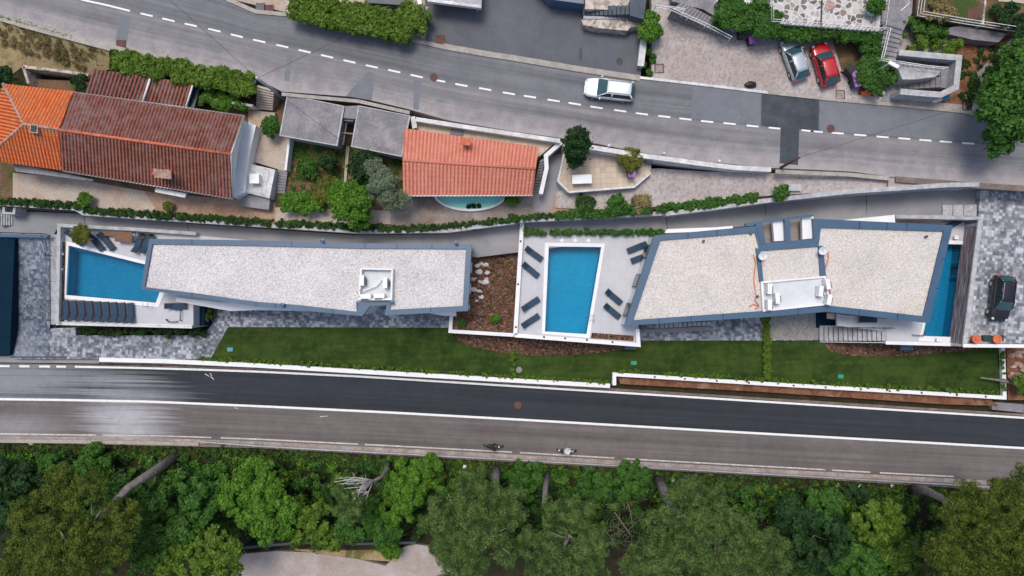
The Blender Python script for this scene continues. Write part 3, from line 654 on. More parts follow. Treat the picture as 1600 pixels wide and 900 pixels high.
wall([(1400, 338.5), (1530, 341)], 5.35, 3.4, .18, 'offwhite', 'pale block wall closing the top of the right pool terrace', coping='concrete_wall')
obj('planter_bed', MB().prism(PP([(93.5, 378), (101, 378), (98, 502), (90.5, 502)], ZT + .2), ZT), 'mulch', label='long narrow planting bed at the left edge of the left pool', cat='planter')
for i, (x, y) in enumerate(((98, 397), (97, 421), (95, 445), (93.5, 454))):
    p = P(x, y, ZT + .2); obj('spotlight', MB().lathe(p, [(.13, 0), (.13, .12), (.09, .16), (0, .16)]), 'white_metal', label=('topmost', 'second from top', 'third from top', 'lowest')[i] + ' white garden light in the narrow bed left of the pool', cat='garden light', group='garden lights in the narrow planting bed')
# terrace boundary walls
wall([(89, 506), (92, 352), (206, 358), (306, 365)], 4.15, 1.2, .2, 'offwhite', 'stained white parapet round the north-west corner of left pool terrace', coping='concrete_wall')
wall([(88, 505), (300, 510.5)], 3.75, .2, .2, 'white', 'white terrace edge below the row of navy loungers', coping='white')
wall([(816, 346), (815, 362), (805, 523)], 4.0, .3, .26, 'white', 'white parapet along the left side of the middle pool terrace', coping='white')
wall([(804, 524), (998, 539), (996, 514)], 4.0, .3, .24, 'white', 'white parapet along the bottom of the middle pool terrace', coping='white')
wall([(1384, 535.5), (1500, 538.5)], 3.8, .3, .2, 'white', 'white terrace edge along the bottom of the right pool terrace', coping='white')
ground('mulch', [(925, 520), (990, 524.5), (990, 533), (923, 528.5)], ZT + .05, 3.4, 'mulch')
for x, y, pl in ((813.5, 377, 'top left'), (809.5, 444, 'middle of the left side'), (806, 511, 'low on the left side'), (850, 526.3, 'bottom side under the pool corner'), (917, 531, 'bottom side under the right pool edge'), (957, 534.5, 'bottom side below the small mulch bed'), (883, 528.6, 'bottom side under the pool centre')):
    p = P(x, y, 4.0); obj('spotlight', MB().lathe(p, [(.1, 0), (.1, .05), (.06, .08), (0, .08)], 10), 'rust', label='dark red lamp on the middle terrace parapet, ' + pl, cat='wall lamp', group='lamps on the middle pool parapet')
for k_, x in enumerate((1023, 1070, 1120, 1170, 1240, 1290, 1345, 1390, 1440, 1495, 1540)):
    y = float(np.interp(x, [960, 1200, 1400, 1570], [585, 600, 611.5, 621.5])); p = P(x, y, 1.05); obj('spotlight', MB().lathe(p, [(.1, 0), (.1, .05), (.06, .08), (0, .08)], 10), 'rust', label=ORD[k_] + (' lamp' if k_ in (0, 10) else ' lamp from the left') + ' on top of the right lawn wall', cat='wall lamp', group='lamps on the right lawn wall')

# pools
def pool(label, outer, inner, z, wmat, m='white'):
    O = PP(outer, z + .05); I = PP(inner, z + .05); c = sum(I, Vector()) / len(I); t = thing('swimming_pool', label, 'swimming pool', (c.x, c.y, z))
    obj('pool_border', MB().ring(O, I, .35), m, t)
    big = [c + (q - c) * 1.01 for q in I]; n = len(big); D = 1.5
    bs = MB().add([Vector((p.x, p.y, z - .1)) for p in big] + [Vector((p.x, p.y, z - D)) for p in big], [(i, (i + 1) % n, (i + 1) % n + n, i + n) for i in range(n)] + [tuple(range(n, 2 * n))])
    e0, e1 = big[0], big[1]; f0, f1 = e0.lerp(big[-1], .09), e1.lerp(big[2], .09); g0, g1 = e0.lerp(big[-1], .045), e1.lerp(big[2], .045)
    if wmat == 'water_left': bs.prism([Vector((p.x, p.y, z - .9)) for p in (e0, e1, f1, f0)], z - D).prism([Vector((p.x, p.y, z - .5)) for p in (e0, e1, g1, g0)], z - D)
    obj('basin', bs, 'basin', t)
    obj('water', MB().sheet([Vector((p.x, p.y, z - .12)) for p in big]), wmat, t)
    return t
pool('large rectangular blue pool with white border in the middle terrace', [(851.5, 379), (945.5, 380.5), (921, 528), (846.5, 521.5)], [(857.5, 385), (939.5, 386), (916.5, 522), (851.5, 518)], ZT, 'water')
lp = pool('deep blue slanted pool beside the left house', [(101, 376.5), (227, 408), (275, 420), (247.5, 480), (97, 466)], [(107, 383.5), (226, 413), (262, 422), (243.5, 473), (103, 461)], ZT, 'water_left')
rp = pool('long narrow dark blue pool beyond the right house', [(1476, 375), (1512, 377), (1494, 536), (1435, 533)], [(1472, 381), (1507, 382), (1488, 526.5), (1442, 525)], ZT, 'water_shaded')
def ladder(x, y, z, rz, label):
    t = thing('pool_ladder', label, 'pool ladder', P(x, y, z))
    for s in (-.22, .22):
        b = P(x, y, z); d = Vector((math.cos(rz), math.sin(rz), 0)); n = Vector((-d.y, d.x, 0)) * s
        obj('handrail', MB().tube([b + n - d * .3, b + n - d * .3 + Vector((0, 0, .75)), b + n + Vector((0, 0, .9)), b + n + d * .3 + Vector((0, 0, .7)), b + n + d * .35 - Vector((0, 0, .2))], .025, 6), 'steel', t, smooth=True)
ladder(922, 496, ZT, math.pi, 'steel pool ladder on the right edge of the middle pool'); ladder(234, 474, ZT, math.pi / 2, 'steel pool ladder at the lower edge of the left pool')
for x, pl in ((878, 'left'), (899, 'middle'), (919.5, 'right')):
    p = P(x, 376, ZT); obj('stepping_stone', MB().box(p + Vector((0, 0, .03)), (.32, .32, .06), R(45)).box(p + Vector((0, 0, .065)), (.2, .2, .02), R(45)), 'white', label=pl + ' one of three white diamond stones above the middle pool', cat='stepping stone', group='white stones above the middle pool')

# ------------------------------------------------------------------ modern houses
def windows_on(parent, a, b, z0, z1, n, frac=.6, off=.04):
    """n glazed openings on the vertical wall a->b (world xy), outside is to the right of a->b"""
    d = (b - a).xy; L = d.length; d.normalize(); nr = Vector((d.y, -d.x)); rz = math.atan2(d.y, d.x)
    for k in range(n):
        c = a.xy + d * (L * (k + .5) / n) + nr * off; w = L / n * frac
        f = obj('window', MB().box((c.x, c.y, (z0 + z1) / 2), (w, .1, z1 - z0), rz), 'dark_metal', parent)
        c2 = c + nr * .055; obj('pane', MB().box((c2.x, c2.y, (z0 + z1) / 2), (w - .16, .02, z1 - z0 - .16), rz), 'glass', f)
def ac_unit(label, x, y, z, rz, group='air conditioning units on the flat roofs'):
    t = thing('air_conditioner', label, 'air conditioner', P(x, y, z), group, 0); t.rotation_euler = (0, 0, rz)
    obj('casing', MB().box((0, 0, .42), (.9, .36, .66)).box((0, 0, .77), (.94, .4, .04)), 'white_metal', t, local=True)
    obj('grille', MB().box((-.1, -.25, .42), (.62, .12, .56)), 'dark_metal', t, local=True)
    for s in (-.32, .32): obj('foot', MB().box((s, 0, .05), (.06, .4, .1)), 'dark_metal', t, local=True)
    return t
ZR_ = 6.6
O = [(233, 373), (400, 375.5), (560, 380), (737, 381.5), (731, 486), (602, 493), (604, 476), (578, 478), (566, 494), (470, 485), (400, 479), (300, 464), (220, 452)]
I = [(238, 381.5), (400, 384), (560, 388), (728, 389), (723, 478), (609, 484), (611, 470), (557, 472), (557, 487), (470, 477), (400, 471.5), (300, 457.5), (226, 448.5)]
h1 = thing('modern_house', 'long white house with white gravel flat roof and blue-grey coping', 'house', P(500, 430, .7))
obj('roof', MB().prism(PP(I, ZR_ - .2), ZR_ - .4), 'roof_gravel', h1)
obj('coping', MB().ring(PP(O, ZR_), PP(I, ZR_), .45), 'coping', h1)
WI = [(290, 380), (736, 383), (730.5, 485), (602, 492), (604, 477), (578, 479), (566, 492), (470, 483), (400, 477), (300, 462)]
obj('wall', MB().prism(PP(WI, ZR_ - .42), .5), 'white', h1)
a, b = P(736, 383, ZR_), P(730.5, 485, ZR_)
windows_on(h1, b, a, 3.6, 5.9, 3, .5)
windows_on(h1, P(300, 462, ZR_), P(560, 491, ZR_), 3.7, 5.9, 6, .6); windows_on(h1, P(300, 462, ZR_), P(560, 491, ZR_), .9, 2.9, 6, .5)
windows_on(h1, P(730, 381.5, ZR_), P(300, 380, ZR_), 4.4, 5.9, 9, .35, 0.0)
obj('canopy', MB().prism(PP([(275, 465), (350, 472), (480, 486), (400, 484.5), (360, 486), (275, 471)], ZT + .25), ZT), 'white', h1)
obj('canopy', MB().prism(PP([(655, 486), (712, 482), (713, 494), (690, 493)], ZT + .25), ZT), 'white', h1)
jo = MB()
for x, y0, y1 in ((300, 373.8, 382.4), (456, 377, 385.5), (570, 380, 388), (620, 380.4, 388.3), (675, 381, 388.6), (300, 457.5, 464), (400, 471.5, 479), (430, 474, 482), (520, 482, 490), (673, 480, 488)):
    v, f = line_mb([(x, y0), (x, y1)], .05, ZR_ + .004); jo.add(v, f)
obj('coping_joint', jo, 'navy', h1)
# roof plant well
pw = thing('roof_well', 'white open plant enclosure on the left gravel roof', 'roof enclosure', P(588, 445, ZR_ - .2))
obj('parapet', MB().ring(PP([(563, 418.5), (614, 420), (612.5, 469), (559, 469)], ZR_ + .5), PP([(565.5, 421), (611.5, 422), (610, 466), (562, 466)], ZR_ + .5), .7), 'white', pw)
obj('floor', MB().sheet(PP([(564, 420), (613, 421), (611.5, 468), (560, 468)], ZR_ - .1)), 'plant_floor', pw)
ac_unit('white air conditioner at the left side of the left roof well', 568, 438, ZR_ - .09, R(90)); ac_unit('white air conditioner at the right side of the left roof well', 604, 442, ZR_ - .09, R(90))
ac_unit('white air conditioner at the lower left of the left roof well', 574, 463, ZR_ - .09, 0); ac_unit('white air conditioner at the lower right of the left roof well', 595, 462, ZR_ - .09, 0)
obj('pipe', MB().tube(PP([(566, 455, ZR_ + .3), (576, 451, ZR_ + .3), (588, 447, ZR_ + .2), (596, 437, ZR_ + .2), (602, 435, ZR_ + .2)], 0), .06, 6), 'white_metal', label='bent white pipe crossing the left roof well', cat='pipe', smooth=True)
obj('pipe', MB().tube(PP([(557, 482, ZR_ + .1), (556, 470, ZR_ + .2), (559, 462, ZR_ + .7), (556, 455, ZR_ + .1), (562, 453, ZR_ + .6)], 0), .07, 6), 'white_metal', label='looped white pipe beside the left edge of the left roof well', cat='pipe', smooth=True)
for x, y, z, pl in ((443, 476, ZR_, 'lower left'), (613, 472, ZR_, 'right of the roof well'), (505, 376, ZR_, 'upper middle'), (713, 380, ZR_, 'top right')):
    p = P(x, y, z); obj('roof_vent', MB().lathe(p, [(.16, 0), (.16, .1), (.11, .12), (.11, .3), (.2, .32), (.2, .36), (0, .4)], 12), 'coping', label='small blue-grey vent on the left roof coping, ' + pl, cat='roof vent', group='vents on the left roof coping')

O2 = [(1022, 368), (1188, 352.5), (1193, 380), (1273, 373), (1271, 341.5), (1489, 352), (1452, 505), (1292, 487), (1200, 495), (976, 509)]
I2 = [(1032, 375.5), (1180, 363.5), (1188, 392), (1279, 385), (1283, 355.5), (1475, 361.5), (1443, 494), (1297, 477.5), (1190, 486), (990, 500)]
h2 = thing('modern_house', 'twin-block white house with cream gravel flat roofs and blue-grey coping', 'house', P(1220, 430, .7))
obj('roof', MB().prism(PP(I2, ZR_ - .2), ZR_ - .4), 'roof_gravel_tan', h2)
obj('coping', MB().ring(PP(O2, ZR_), PP(I2, ZR_), .45), 'coping', h2)
obj('parapet', MB().prism(PP([(1181, 388), (1188, 388), (1193, 440), (1187, 440)], ZR_ + .003), ZR_ - .3), 'coping', h2)
obj('parapet', MB().prism(PP([(1279, 384), (1286, 384), (1291, 434), (1282, 434)], ZR_ + .003), ZR_ - .3), 'coping', h2)
W2 = [(1022.5, 369), (1187.5, 353.5), (1192.5, 381), (1273.5, 374), (1271.5, 343), (1425, 350), (1400, 498), (1292, 486.5), (1200, 494), (977, 508)]
obj('wall', MB().prism(PP(W2, ZR_ - .42), .5), 'white', h2)
a, b = P(1022.5, 369, ZR_), P(977, 508, ZR_)
windows_on(h2, a, b, 4.0, 6.0, 3, .45)
windows_on(h2, P(985, 507.5, ZR_), P(1198, 494.5, ZR_), .9, 3.0, 5, .6); windows_on(h2, P(1292, 486.5, ZR_), P(1400, 498, ZR_), 3.7, 5.9, 3, .6); windows_on(h2, P(1425, 350, ZR_), P(1272, 343, ZR_), 4.6, 5.9, 4, .3, 0.0)
obj('canopy', MB().prism(PP([(1039, 364), (1042, 358), (1120, 355), (1145, 353), (1145, 360)], ZT + 1.2), ZT), 'white', h2)
obj('canopy', MB().prism(PP([(1305, 345), (1398, 335.5), (1399, 350), (1305, 352)], ZT + 2.0), ZT), 'white', h2)
# light wells framed by blue beams
fr = MB().prism(PP([(1164, 349), (1204, 342), (1271, 335), (1271, 338), (1204, 345.5), (1166, 353)], ZR_ + .05), ZR_ - .25)
fr.prism(PP([(1226, 340), (1234, 339.5), (1236, 378), (1228, 379)], ZR_ + .054), ZR_ - .25)
fr.prism(PP([(1180, 349), (1190, 347), (1197, 380), (1189, 381)], ZR_ + .053), ZR_ - .25)
obj('light_well_frame', fr, 'coping', h2)
obj('light_well_panel', MB().prism(PP([(1207, 343), (1224, 341.5), (1226, 376), (1210, 377)], ZR_ - .5), ZR_ - .9), 'white', h2)
obj('light_well_panel', MB().prism(PP([(1253, 340), (1271, 338), (1273, 372), (1254, 374)], ZR_ - .5), ZR_ - .9), 'white', h2)
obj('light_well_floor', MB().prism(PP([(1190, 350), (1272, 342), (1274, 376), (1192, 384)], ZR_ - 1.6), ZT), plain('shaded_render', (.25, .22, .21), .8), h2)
jo = MB()
for x0, y0, x1, y1 in ((1120, 359, 1120, 369), (1075, 363.5, 1075, 373), (1030, 504.5, 1030, 497), (1080, 501.5, 1080, 493.5), (1130, 499, 1130, 490), (1343, 345.5, 1343, 358), (1386, 347.5, 1386, 360), (1417, 349, 1417, 361), (1247, 482, 1247, 491), (1403, 489, 1402, 499.5), (1343, 483, 1342, 493), (1470, 405, 1478, 405), (1461, 450, 1467, 451)):
    v, f = line_mb([(x0, y0), (x1, y1)], .05, ZR_ + .004); jo.add(v, f)
obj('coping_joint', jo, 'navy', h2)
obj('plant_deck', MB().prism(PP([(1191, 441), (1289, 433), (1297, 475), (1193, 485)], ZR_ - .1), ZR_ - .3), 'plant_floor', h2)
obj('parapet', MB().ring(PP([(1189, 440), (1290, 431), (1298, 476), (1192, 487)], ZR_ + .12), PP([(1192, 442.5), (1288, 434), (1295.5, 473.5), (1194, 483)], ZR_ + .12), .25), 'white', h2)
ac_unit('white air conditioner at the top left of the white roof deck', 1198, 451, ZR_ - .09, R(90)); ac_unit('white air conditioner at the bottom left of the white roof deck', 1198, 476, ZR_ - .09, R(90))
ac_unit('white air conditioner standing away from the left pair on the roof deck', 1210, 466, ZR_ - .09, R(95)); ac_unit('white air conditioner on the inner right of the white roof deck', 1277, 455, ZR_ - .09, R(85))
ac_unit('white air conditioner at the top right corner of the white roof deck', 1288, 444, ZR_ - .09, R(100)); ac_unit('white air conditioner at the bottom right corner of the white roof deck', 1290, 468, ZR_ - .09, R(80))
def dish(x, y, z, label):
    p = P(x, y, z); t = thing('satellite_dish', label, 'satellite dish', p)
    obj('mast', MB().tube([p, p + Vector((0, 0, .5))], .03, 6), 'steel', t)
    mb = MB().lathe((0, 0, 0), [(.05, 0), (.2, .03), (.34, .1), (.42, .19), (.4, .2), (.3, .1), (.1, .04), (0, .03)], 20)
    rot = Matrix.Translation(p + Vector((0, 0, .55))) @ Matrix.Rotation(R(25), 4, 'X'); mb.v = [tuple(rot @ Vector(v)) for v in mb.v]; obj('dish', mb, 'white_metal', t, smooth=True)
    obj('feed_arm', MB().tube([p + Vector((0, .1, .55)), p + Vector((0, -.35, .95))], .02, 5), 'steel', t)
dish(1281, 391, ZR_, 'white satellite dish on the coping of the right house block'); dish(1188, 399, ZR_, 'white satellite dish on the coping near the middle gravel roof')
def hose(pts, label): obj('hose', MB().tube(PP(pts, ZR_ - .1), .05, 6), 'hose', label=label, cat='hose', smooth=True)
hose([(1287, 388), (1293, 392), (1295, 402), (1292, 412), (1289, 424), (1291, 436), (1297, 448), (1297, 462)], 'orange hose curving down the right gravel roof')
hose([(1177, 398), (1181, 410), (1179, 425), (1178, 440), (1181, 458), (1180, 470), (1186, 478)], 'orange hose on the cream gravel roof left of the white deck')
hose([(1171, 479), (1178, 475), (1186, 480), (1180, 483)], 'short loop of orange hose at the lower corner of the cream roof')
for x, y, pl in ((1098, 377, 'near the top of the left block'), (1182, 463, 'by the lower orange hose'), (1445, 370, 'near the top right corner'), (1172, 365, 'at the upper right of the left block')):
    p = P(x, y, ZR_ - .2); obj('roof_vent', MB().lathe(p, [(.08, 0), (.08, .25), (.13, .26), (.13, .3), (0, .33)], 10), 'dark_metal', label='small dark vent pipe in cream roof gravel, ' + pl, cat='roof vent', group='vent pipes on the cream roofs')
# outside stairs and terraces of the right house
st = thing('stairs', 'grey steel outdoor staircase below the right house', 'stairs', P(1332, 523, .7))
for k in range(14):
    x0 = 1280 + k * 7.5; z = .8 + (k + 1) * (ZT - .8) / 14
    obj('step', MB().prism(PP([(x0 + .7, 510.5), (x0 + 7, 510.5), (x0 + 7, 533), (x0 + .7, 532)], z), z - .08), 'concrete_wall', st)
obj('stringer', MB().prism(PP([(1281, 509, .9), (1385, 509, ZT), (1385, 510.2, ZT), (1281, 510.2, .9)], 0), .7).prism(PP([(1281, 533.5, .9), (1385, 534.7, ZT), (1385, 536, ZT), (1281, 534.8, .9)], 0), .7), 'steel', st)
obj('shade_slab', MB().prism(PP([(1276, 488), (1312, 490), (1312, 512), (1276, 512)], .9), .6), 'navy', label='dark slab standing for recess shade beside the staircase under the right house', cat='shade_slab')  # solid navy slab, painted dark in place of a recess's shade
ground('terrace', [(1308, 485), (1400, 495), (1400, 520), (1308, 509)], ZT - .01, 3.2, 'terrace')
ground('terrace', [(1293, 484), (1305, 484), (1305, 499), (1293, 498)], 3.0, 2.8, 'tan_tile')
st = thing('stairs', 'low grey steps below the cream-roofed block', 'stairs', P(1065, 508, .7))
for k in range(12): obj('step', MB().prism(PP([(1024 + k * 7.3, 506 - k * .3), (1030 + k * 7.3, 505.7 - k * .3), (1030 + k * 7.3, 512.7 - k * .4), (1024 + k * 7.3, 513 - k * .4)], 1.0 + .1 * k), .7), 'concrete_wall', st)
obj('stringer', MB().prism(PP([(998, 515), (1111, 509.5), (1111, 516), (998, 521)], .95), .7), 'concrete_path', st)
def railing(label, pts, z, h, m='dark_metal', step=1.4, name='railing', bars=1, r=.03):
    pts = PP(pts, z); c = sum(pts, Vector()) / len(pts); t = thing(name, label, 'railing', c)
    for k in range(bars + 1): obj('rail', MB().tube([p + Vector((0, 0, h * (1 - k * .45))) for p in pts], r, 6), m, t)
    for a, b in zip(pts[:-1], pts[1:]):
        n = max(1, round((b - a).length / step))
        for i in range(n): obj('post', MB().tube([a.lerp(b, i / n), a.lerp(b, i / n) + Vector((0, 0, h))], r * 1.2, 6), m, t)
    obj('post', MB().tube([pts[-1], pts[-1] + Vector((0, 0, h))], r * 1.2, 6), m, t)
    return t
railing('dark handrail along the top of the grey outdoor staircase', [(1312, 511), (1390, 512)], ZT, .9)
railing('black handrail at the lower end of the right house terrace', [(1425, 523), (1440, 524), (1443, 519)], ZT, .5)
railing('black angled handrail on the left pool terrace', [(274, 484), (285, 484), (284, 501)], ZT, .4, 'black')
railing('short black curved rail near the left terrace edge', [(262, 499), (267, 503), (278, 502)], ZT, .4, 'black')
railing('thin glass balustrade frame along the left terrace edge', [(90, 503), (200, 506), (299, 509)], 3.8, .9, 'steel', 2.5, r=.018)
railing('thin wire balustrade beside the left driveway', [(84, 372), (83, 440), (82, 500)], 2.6, 1.0, 'dark_metal', 2.0, r=.018)
railing('dark rail on the left driveway top edge', [(0, 364), (74, 366), (82, 400)], ZT, .9, 'navy', 2.0, r=.025)
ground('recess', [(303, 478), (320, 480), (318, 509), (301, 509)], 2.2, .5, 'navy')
hedge('clipped hedge on the right end of the left pool terrace', [(325, 483), (322, 512)], 1.9, .7, .8, 'leaf_ivy', 4500, .1, .3)
hedge('low hedge below the row of navy loungers', [(122, 516), (220, 519), (320, 520)], 1.5, .7, .55, 'leaf_ivy', 8500, .1, .25)
obj('garden_box', MB().box(P(1416, 543, 1.1), (1.0, .42, .75)).box(P(1416, 543, 1.5), (1.1, .5, .06)), 'coping', label='blue-grey box against the right terrace wall above the mulch', cat='storage box')
obj('garden_box', MB().box(P(985, 542, 1.0), (1.0, .42, .7)).box(P(985, 542, 1.38), (1.1, .5, .06)), 'coping', label='blue-grey box at the corner of the middle pool terrace', cat='storage box')

# neighbour's dark roof at the left
nb = thing('dark_roofed_building', 'dark navy flat-roofed building cut off at the left edge', 'building', P(-10, 460, .7))
obj('roof', MB().prism(PP([(-60, 369, 3.9), (23, 372, 3.9), (15, 555, 1.2), (-60, 553, 1.2)], 0), .6), 'navy', nb)
obj('fascia', MB().prism(PP([(-60, 364), (76, 367), (72, 371.5), (-60, 369)], 4.25), 3.9), 'coping', nb)
st = thing('stairs', 'pale concrete steps at the far left end of the path', 'stairs', P(10, 345, ZT))
for k in range(6): obj('step', MB().prism(PP([(-4 + k * 4, 334 ), (-.6 + k * 4, 334), (-.6 + k * 4, 352), (-4 + k * 4, 352)], ZT + .1 + .12 * (5 - k)), ZT), 'concrete_wall', st)
obj('concrete_box', MB().ring(PP([(5, 318), (25, 320), (23, 335), (3, 334)], 5), PP([(8, 321), (21, 322), (20, 332), (7, 331)], 5), 1.5).prism(PP([(8, 321), (21, 322), (20, 332), (7, 331)], 4.2), 4), 'concrete_wall', label='square open concrete shaft at the left end of the ivy wall', cat='shaft')

# ------------------------------------------------------------------ outdoor furniture
def make_lounger():
    t = thing('sun_lounger', 'sun lounger prototype to be relabelled', 'sun lounger')
    obj('frame', MB().box((.31, 0, .3), (.04, .04, .04)).box((0.28, .31, .3), (1.3, .04, .05)).box((.28, -.31, .3), (1.3, .04, .05)).box((.93, 0, .3), (.04, .6, .05)).box((-.37, 0, .3), (.04, .6, .05)), 'black', t, local=True)
    obj('seat', MB().box((.28, 0, .335), (1.24, .56, .05)), 'lounger_navy', t, local=True)
    obj('backrest', MB().box((-.63, 0, .5), (.66, .56, .05), ry=R(32)), 'lounger_navy', t, local=True)
    obj('backrest_frame', MB().box((-.64, .31, .47), (.72, .035, .05), ry=R(32)).box((-.64, -.31, .47), (.72, .035, .05), ry=R(32)).box((-.93, 0, .67), (.035, .62, .05)), 'black', t, local=True)
    for x in (-.3, .85):
        for y in (-.29, .29): obj('leg', MB().box((x, y, .14), (.05, .05, .28)), 'black', t, local=True)
    return t
LG = make_lounger(); used = [False]
def lounger(x, y, z, ang, label, group):
    o = LG if not used[0] else copy_tree(LG); used[0] = True
    o.location = P(x, y, z); o.rotation_euler = (0, 0, R(ang)); setprops(o, label, None, group); return o
ords = ['first', 'second', 'third', 'fourth', 'fifth', 'sixth', 'seventh', 'eighth', 'ninth']
for k in range(9):
    x = 106.5 + k * 12.6
    o_ = lounger(x, 483 + (x - 106) * .045 + 1, ZT, 94, ('leftmost' if k == 0 else 'rightmost' if k == 8 else ords[k]) + (' lounger of' if k in (0, 8) else ' lounger from the left in') + ' the navy row below the left pool', 'navy loungers in a row below the left pool'); o_.scale = (1, .86, 1)
gm = 'loungers round the middle pool'
lounger(834, 397, ZT, -36, 'lounger at the top left of the middle pool, furthest up', gm); lounger(829, 422, ZT, -40, 'second lounger down on the left of the middle pool', gm)
lounger(829, 475, ZT, 33, 'third lounger down on the left of the middle pool', gm); lounger(829, 501, ZT, 33, 'lowest lounger on the left of the middle pool', gm)
lounger(958, 464, ZT, -40, 'upper lounger of the pair right of the middle pool', gm); lounger(955.5, 486, ZT, -40, 'lower lounger of the pair right of the middle pool', gm)
lounger(994, 387, ZT, 202, 'lounger near the white house wall, above its half hidden neighbour', gm); lounger(1000, 403, ZT, 200, 'half hidden lounger under the white house wall by the middle pool', gm)
gl = 'loungers above the left pool'
lounger(121, 372, ZT, -42, 'lounger left of the potted palm above the left pool', gl); lounger(153, 379, ZT, -50, 'lounger right under the potted palm above the left pool', gl)
lounger(170, 378, ZT, -52, 'lounger between palm and wooden table above the left pool', gl); lounger(219, 380, ZT, 72, 'lounger right of the wooden table above the left pool', gl)
lounger(231, 381, ZT, 75, 'lounger mostly hidden beneath the left house roof corner', gl)
lounger(1352, 499, ZT, 0, 'navy lounger half under the lower edge of the right house', 'single loungers'); lounger(278, 478, ZT, 0, 'navy lounger under the left house eave by the pool', 'single loungers')
lounger(1484, 352, ZT, 30, 'dark lounger at the top corner of the right pool', 'single loungers')
t = thing('table', 'brown wooden table on the terrace above the left pool', 'table', P(200, 371, ZT))
p = P(200, 371, ZT); obj('tabletop', MB().box(p + Vector((0, 0, .74)), (1.6, .95, .06), R(-3)), 'wood', t)
for sx in (-.7, .7):
    for sy in (-.4, .4): obj('leg', MB().box(p + Vector((sx, sy, .36)), (.08, .08, .72)), 'wood', t)
p = P(174, 366, ZT); t = thing('bench', 'long brown wooden bench left of the wooden table', 'bench', p)
obj('seat', MB().box(p + Vector((0, 0, .44)), (1.9, .38, .06), R(-4)), 'wood', t)
for s in (-.8, .8): obj('leg', MB().box(p + Vector((s, 0, .2)), (.08, .34, .4)), 'wood', t)
for (x, y, lab) in ((226, 370, 'dark wicker chair beside the rightmost top lounger of the left terrace'), (240, 371, 'dark wicker chair at the top edge of the left house roof')):
    p = P(x, y, ZT); t = thing('chair', lab, 'chair', p)
    obj('seat', MB().box(p + Vector((0, 0, .42)), (.5, .5, .06)), 'black', t); obj('backrest', MB().box(p + Vector((0, .25, .7)), (.5, .05, .5)), 'black', t)
    for sx in (-.2, .2):
        for sy in (-.2, .2): obj('leg', MB().box(p + Vector((sx, sy, .2)), (.04, .04, .4)), 'black', t)

def palm(label, x, y, z, r, h, leaf, n=9, name='palm'):
    p = P(x, y, z); t = thing(name, label, 'palm', p); top = p + Vector((0, 0, h)); obj('trunk', MB().tube([p, p.lerp(top, .5) + Vector((.05, 0, 0)), top], [.16, .12, .1], 8), 'bark', t)
    C = []
    for k in range(n):
        a = k * 6.283 / n + random.random() * .4
        for j in range(1, 7):
            f = j / 6; C.append((top.x + math.cos(a) * r * f, top.y + math.sin(a) * r * f, top.z + .5 * math.sin(f * 2.6) * r * .7 - .2 * f, .16 + .14 * math.sin(f * 3)))
    leaves_mesh('fronds', C, n * 260, .16, leaf, t, .2, .6, fill=.1)
palm('round green palm growing beside loungers above the left pool', 143, 368, ZT, .9, 1.5, 'leaf_yellow')

# ------------------------------------------------------------------ ivy wall, gardens, old houses
ground('yard', [(-20, 248), (-20, 322), (120, 329), (300, 345), (440, 354), (640, 362), (740, 358), (800, 347), (865, 340), (960, 334), (960, 296), (880, 225), (640, 175), (400, 140), (-20, 120)], ZG, 3.2, 'earth')
iv = [(0, 318), (118, 325.5), (130, 333), (300, 344.5), (440, 353.5), (560, 361.5), (700, 360), (800, 347), (816, 344), (880, 341), (1040, 333)]
wall(iv, 5.35, 3.4, .28, 'concrete_wall', 'long concrete retaining wall overgrown with ivy behind the left house', coping='concrete_wall')
wall([(1040, 334, 5.8), (1120, 324, 6.2), (1200, 313, 6.8), (1330, 299, 7.3), (1480, 289, 7.68), (1530, 288, 7.68)], 0, 3.4, .28, 'concrete_wall', 'bare concrete block retaining wall above the path at the right', coping='concrete_wall')
hedge('ivy running over the retaining wall below the old houses', [(0, 314), (118, 321), (130, 328), (300, 340), (440, 349), (560, 355)], 5.6, 4.6, .5, 'leaf_ivy', 28000, .09, .2, 'ivy', cat='ivy', step=.08)
hedge('ivy running over the retaining wall below the salmon-roofed house', [(560, 355), (640, 357), (740, 350), (800, 341), (870, 337)], 5.6, 4.6, .45, 'leaf_ivy', 13000, .09, .19, 'ivy', cat='ivy', step=.09)
hedge('thick ivy hedge along the wall below the gravel yard', [(870, 336, 5.7), (960, 331, 5.9), (1040, 325, 6.0), (1120, 316, 6.4), (1185, 307, 6.8)], 0, None, .55, 'leaf_mid', 18000, .11, .24, step=.09)
hedge('leafy hedge between back path and middle pool', [(818, 363), (900, 362), (1038, 363)], 4.1, 3.6, .35, 'leaf_mid', 10000, .09, .19, step=.1)
strip('path', [(868, 300), (1015, 262), (1100, 268), (1200, 270), (1300, 275), (1392, 282)], [(868, 325), (960, 328), (1040, 322), (1120, 312), (1200, 306), (1392, 294)], 0, 'gravel', x0=868, x1=1392, step=20, zf=lambda x, f: float(np.interp(x, [870, 1015, 1200, 1392], [5.15, 5.6, 6.5, 7.1])))
obj('ground', MB().prism(PP([(1010, 275, 5.3), (1100, 270, 5.7), (1200, 262, 6.2), (1392, 275, 6.8), (1392, 296, 6.8), (1200, 309, 6.2), (1100, 320, 5.7), (1010, 328, 5.3)], 0), 3.5), 'soil', kind='structure')
ground('pavement', [(1388, 276), (1470, 279), (1525, 283), (1520, 289), (1388, 295)], 7.35, 4, 'gravel_path')
ground('yard', [(20, 270), (110, 278), (300, 312), (370, 318), (430, 324), (640, 330), (640, 350), (430, 350), (300, 338), (120, 322), (20, 314)], ZG + .02, 4.5, 'concrete_warm')
ground('yard', [(225, 300), (430, 316), (430, 350), (250, 335)], ZG + .03, 4.6, ground_mat('rust_concrete', (.28, .17, .11), (.42, .3, .22), .8, fine=5, fvar=.25))
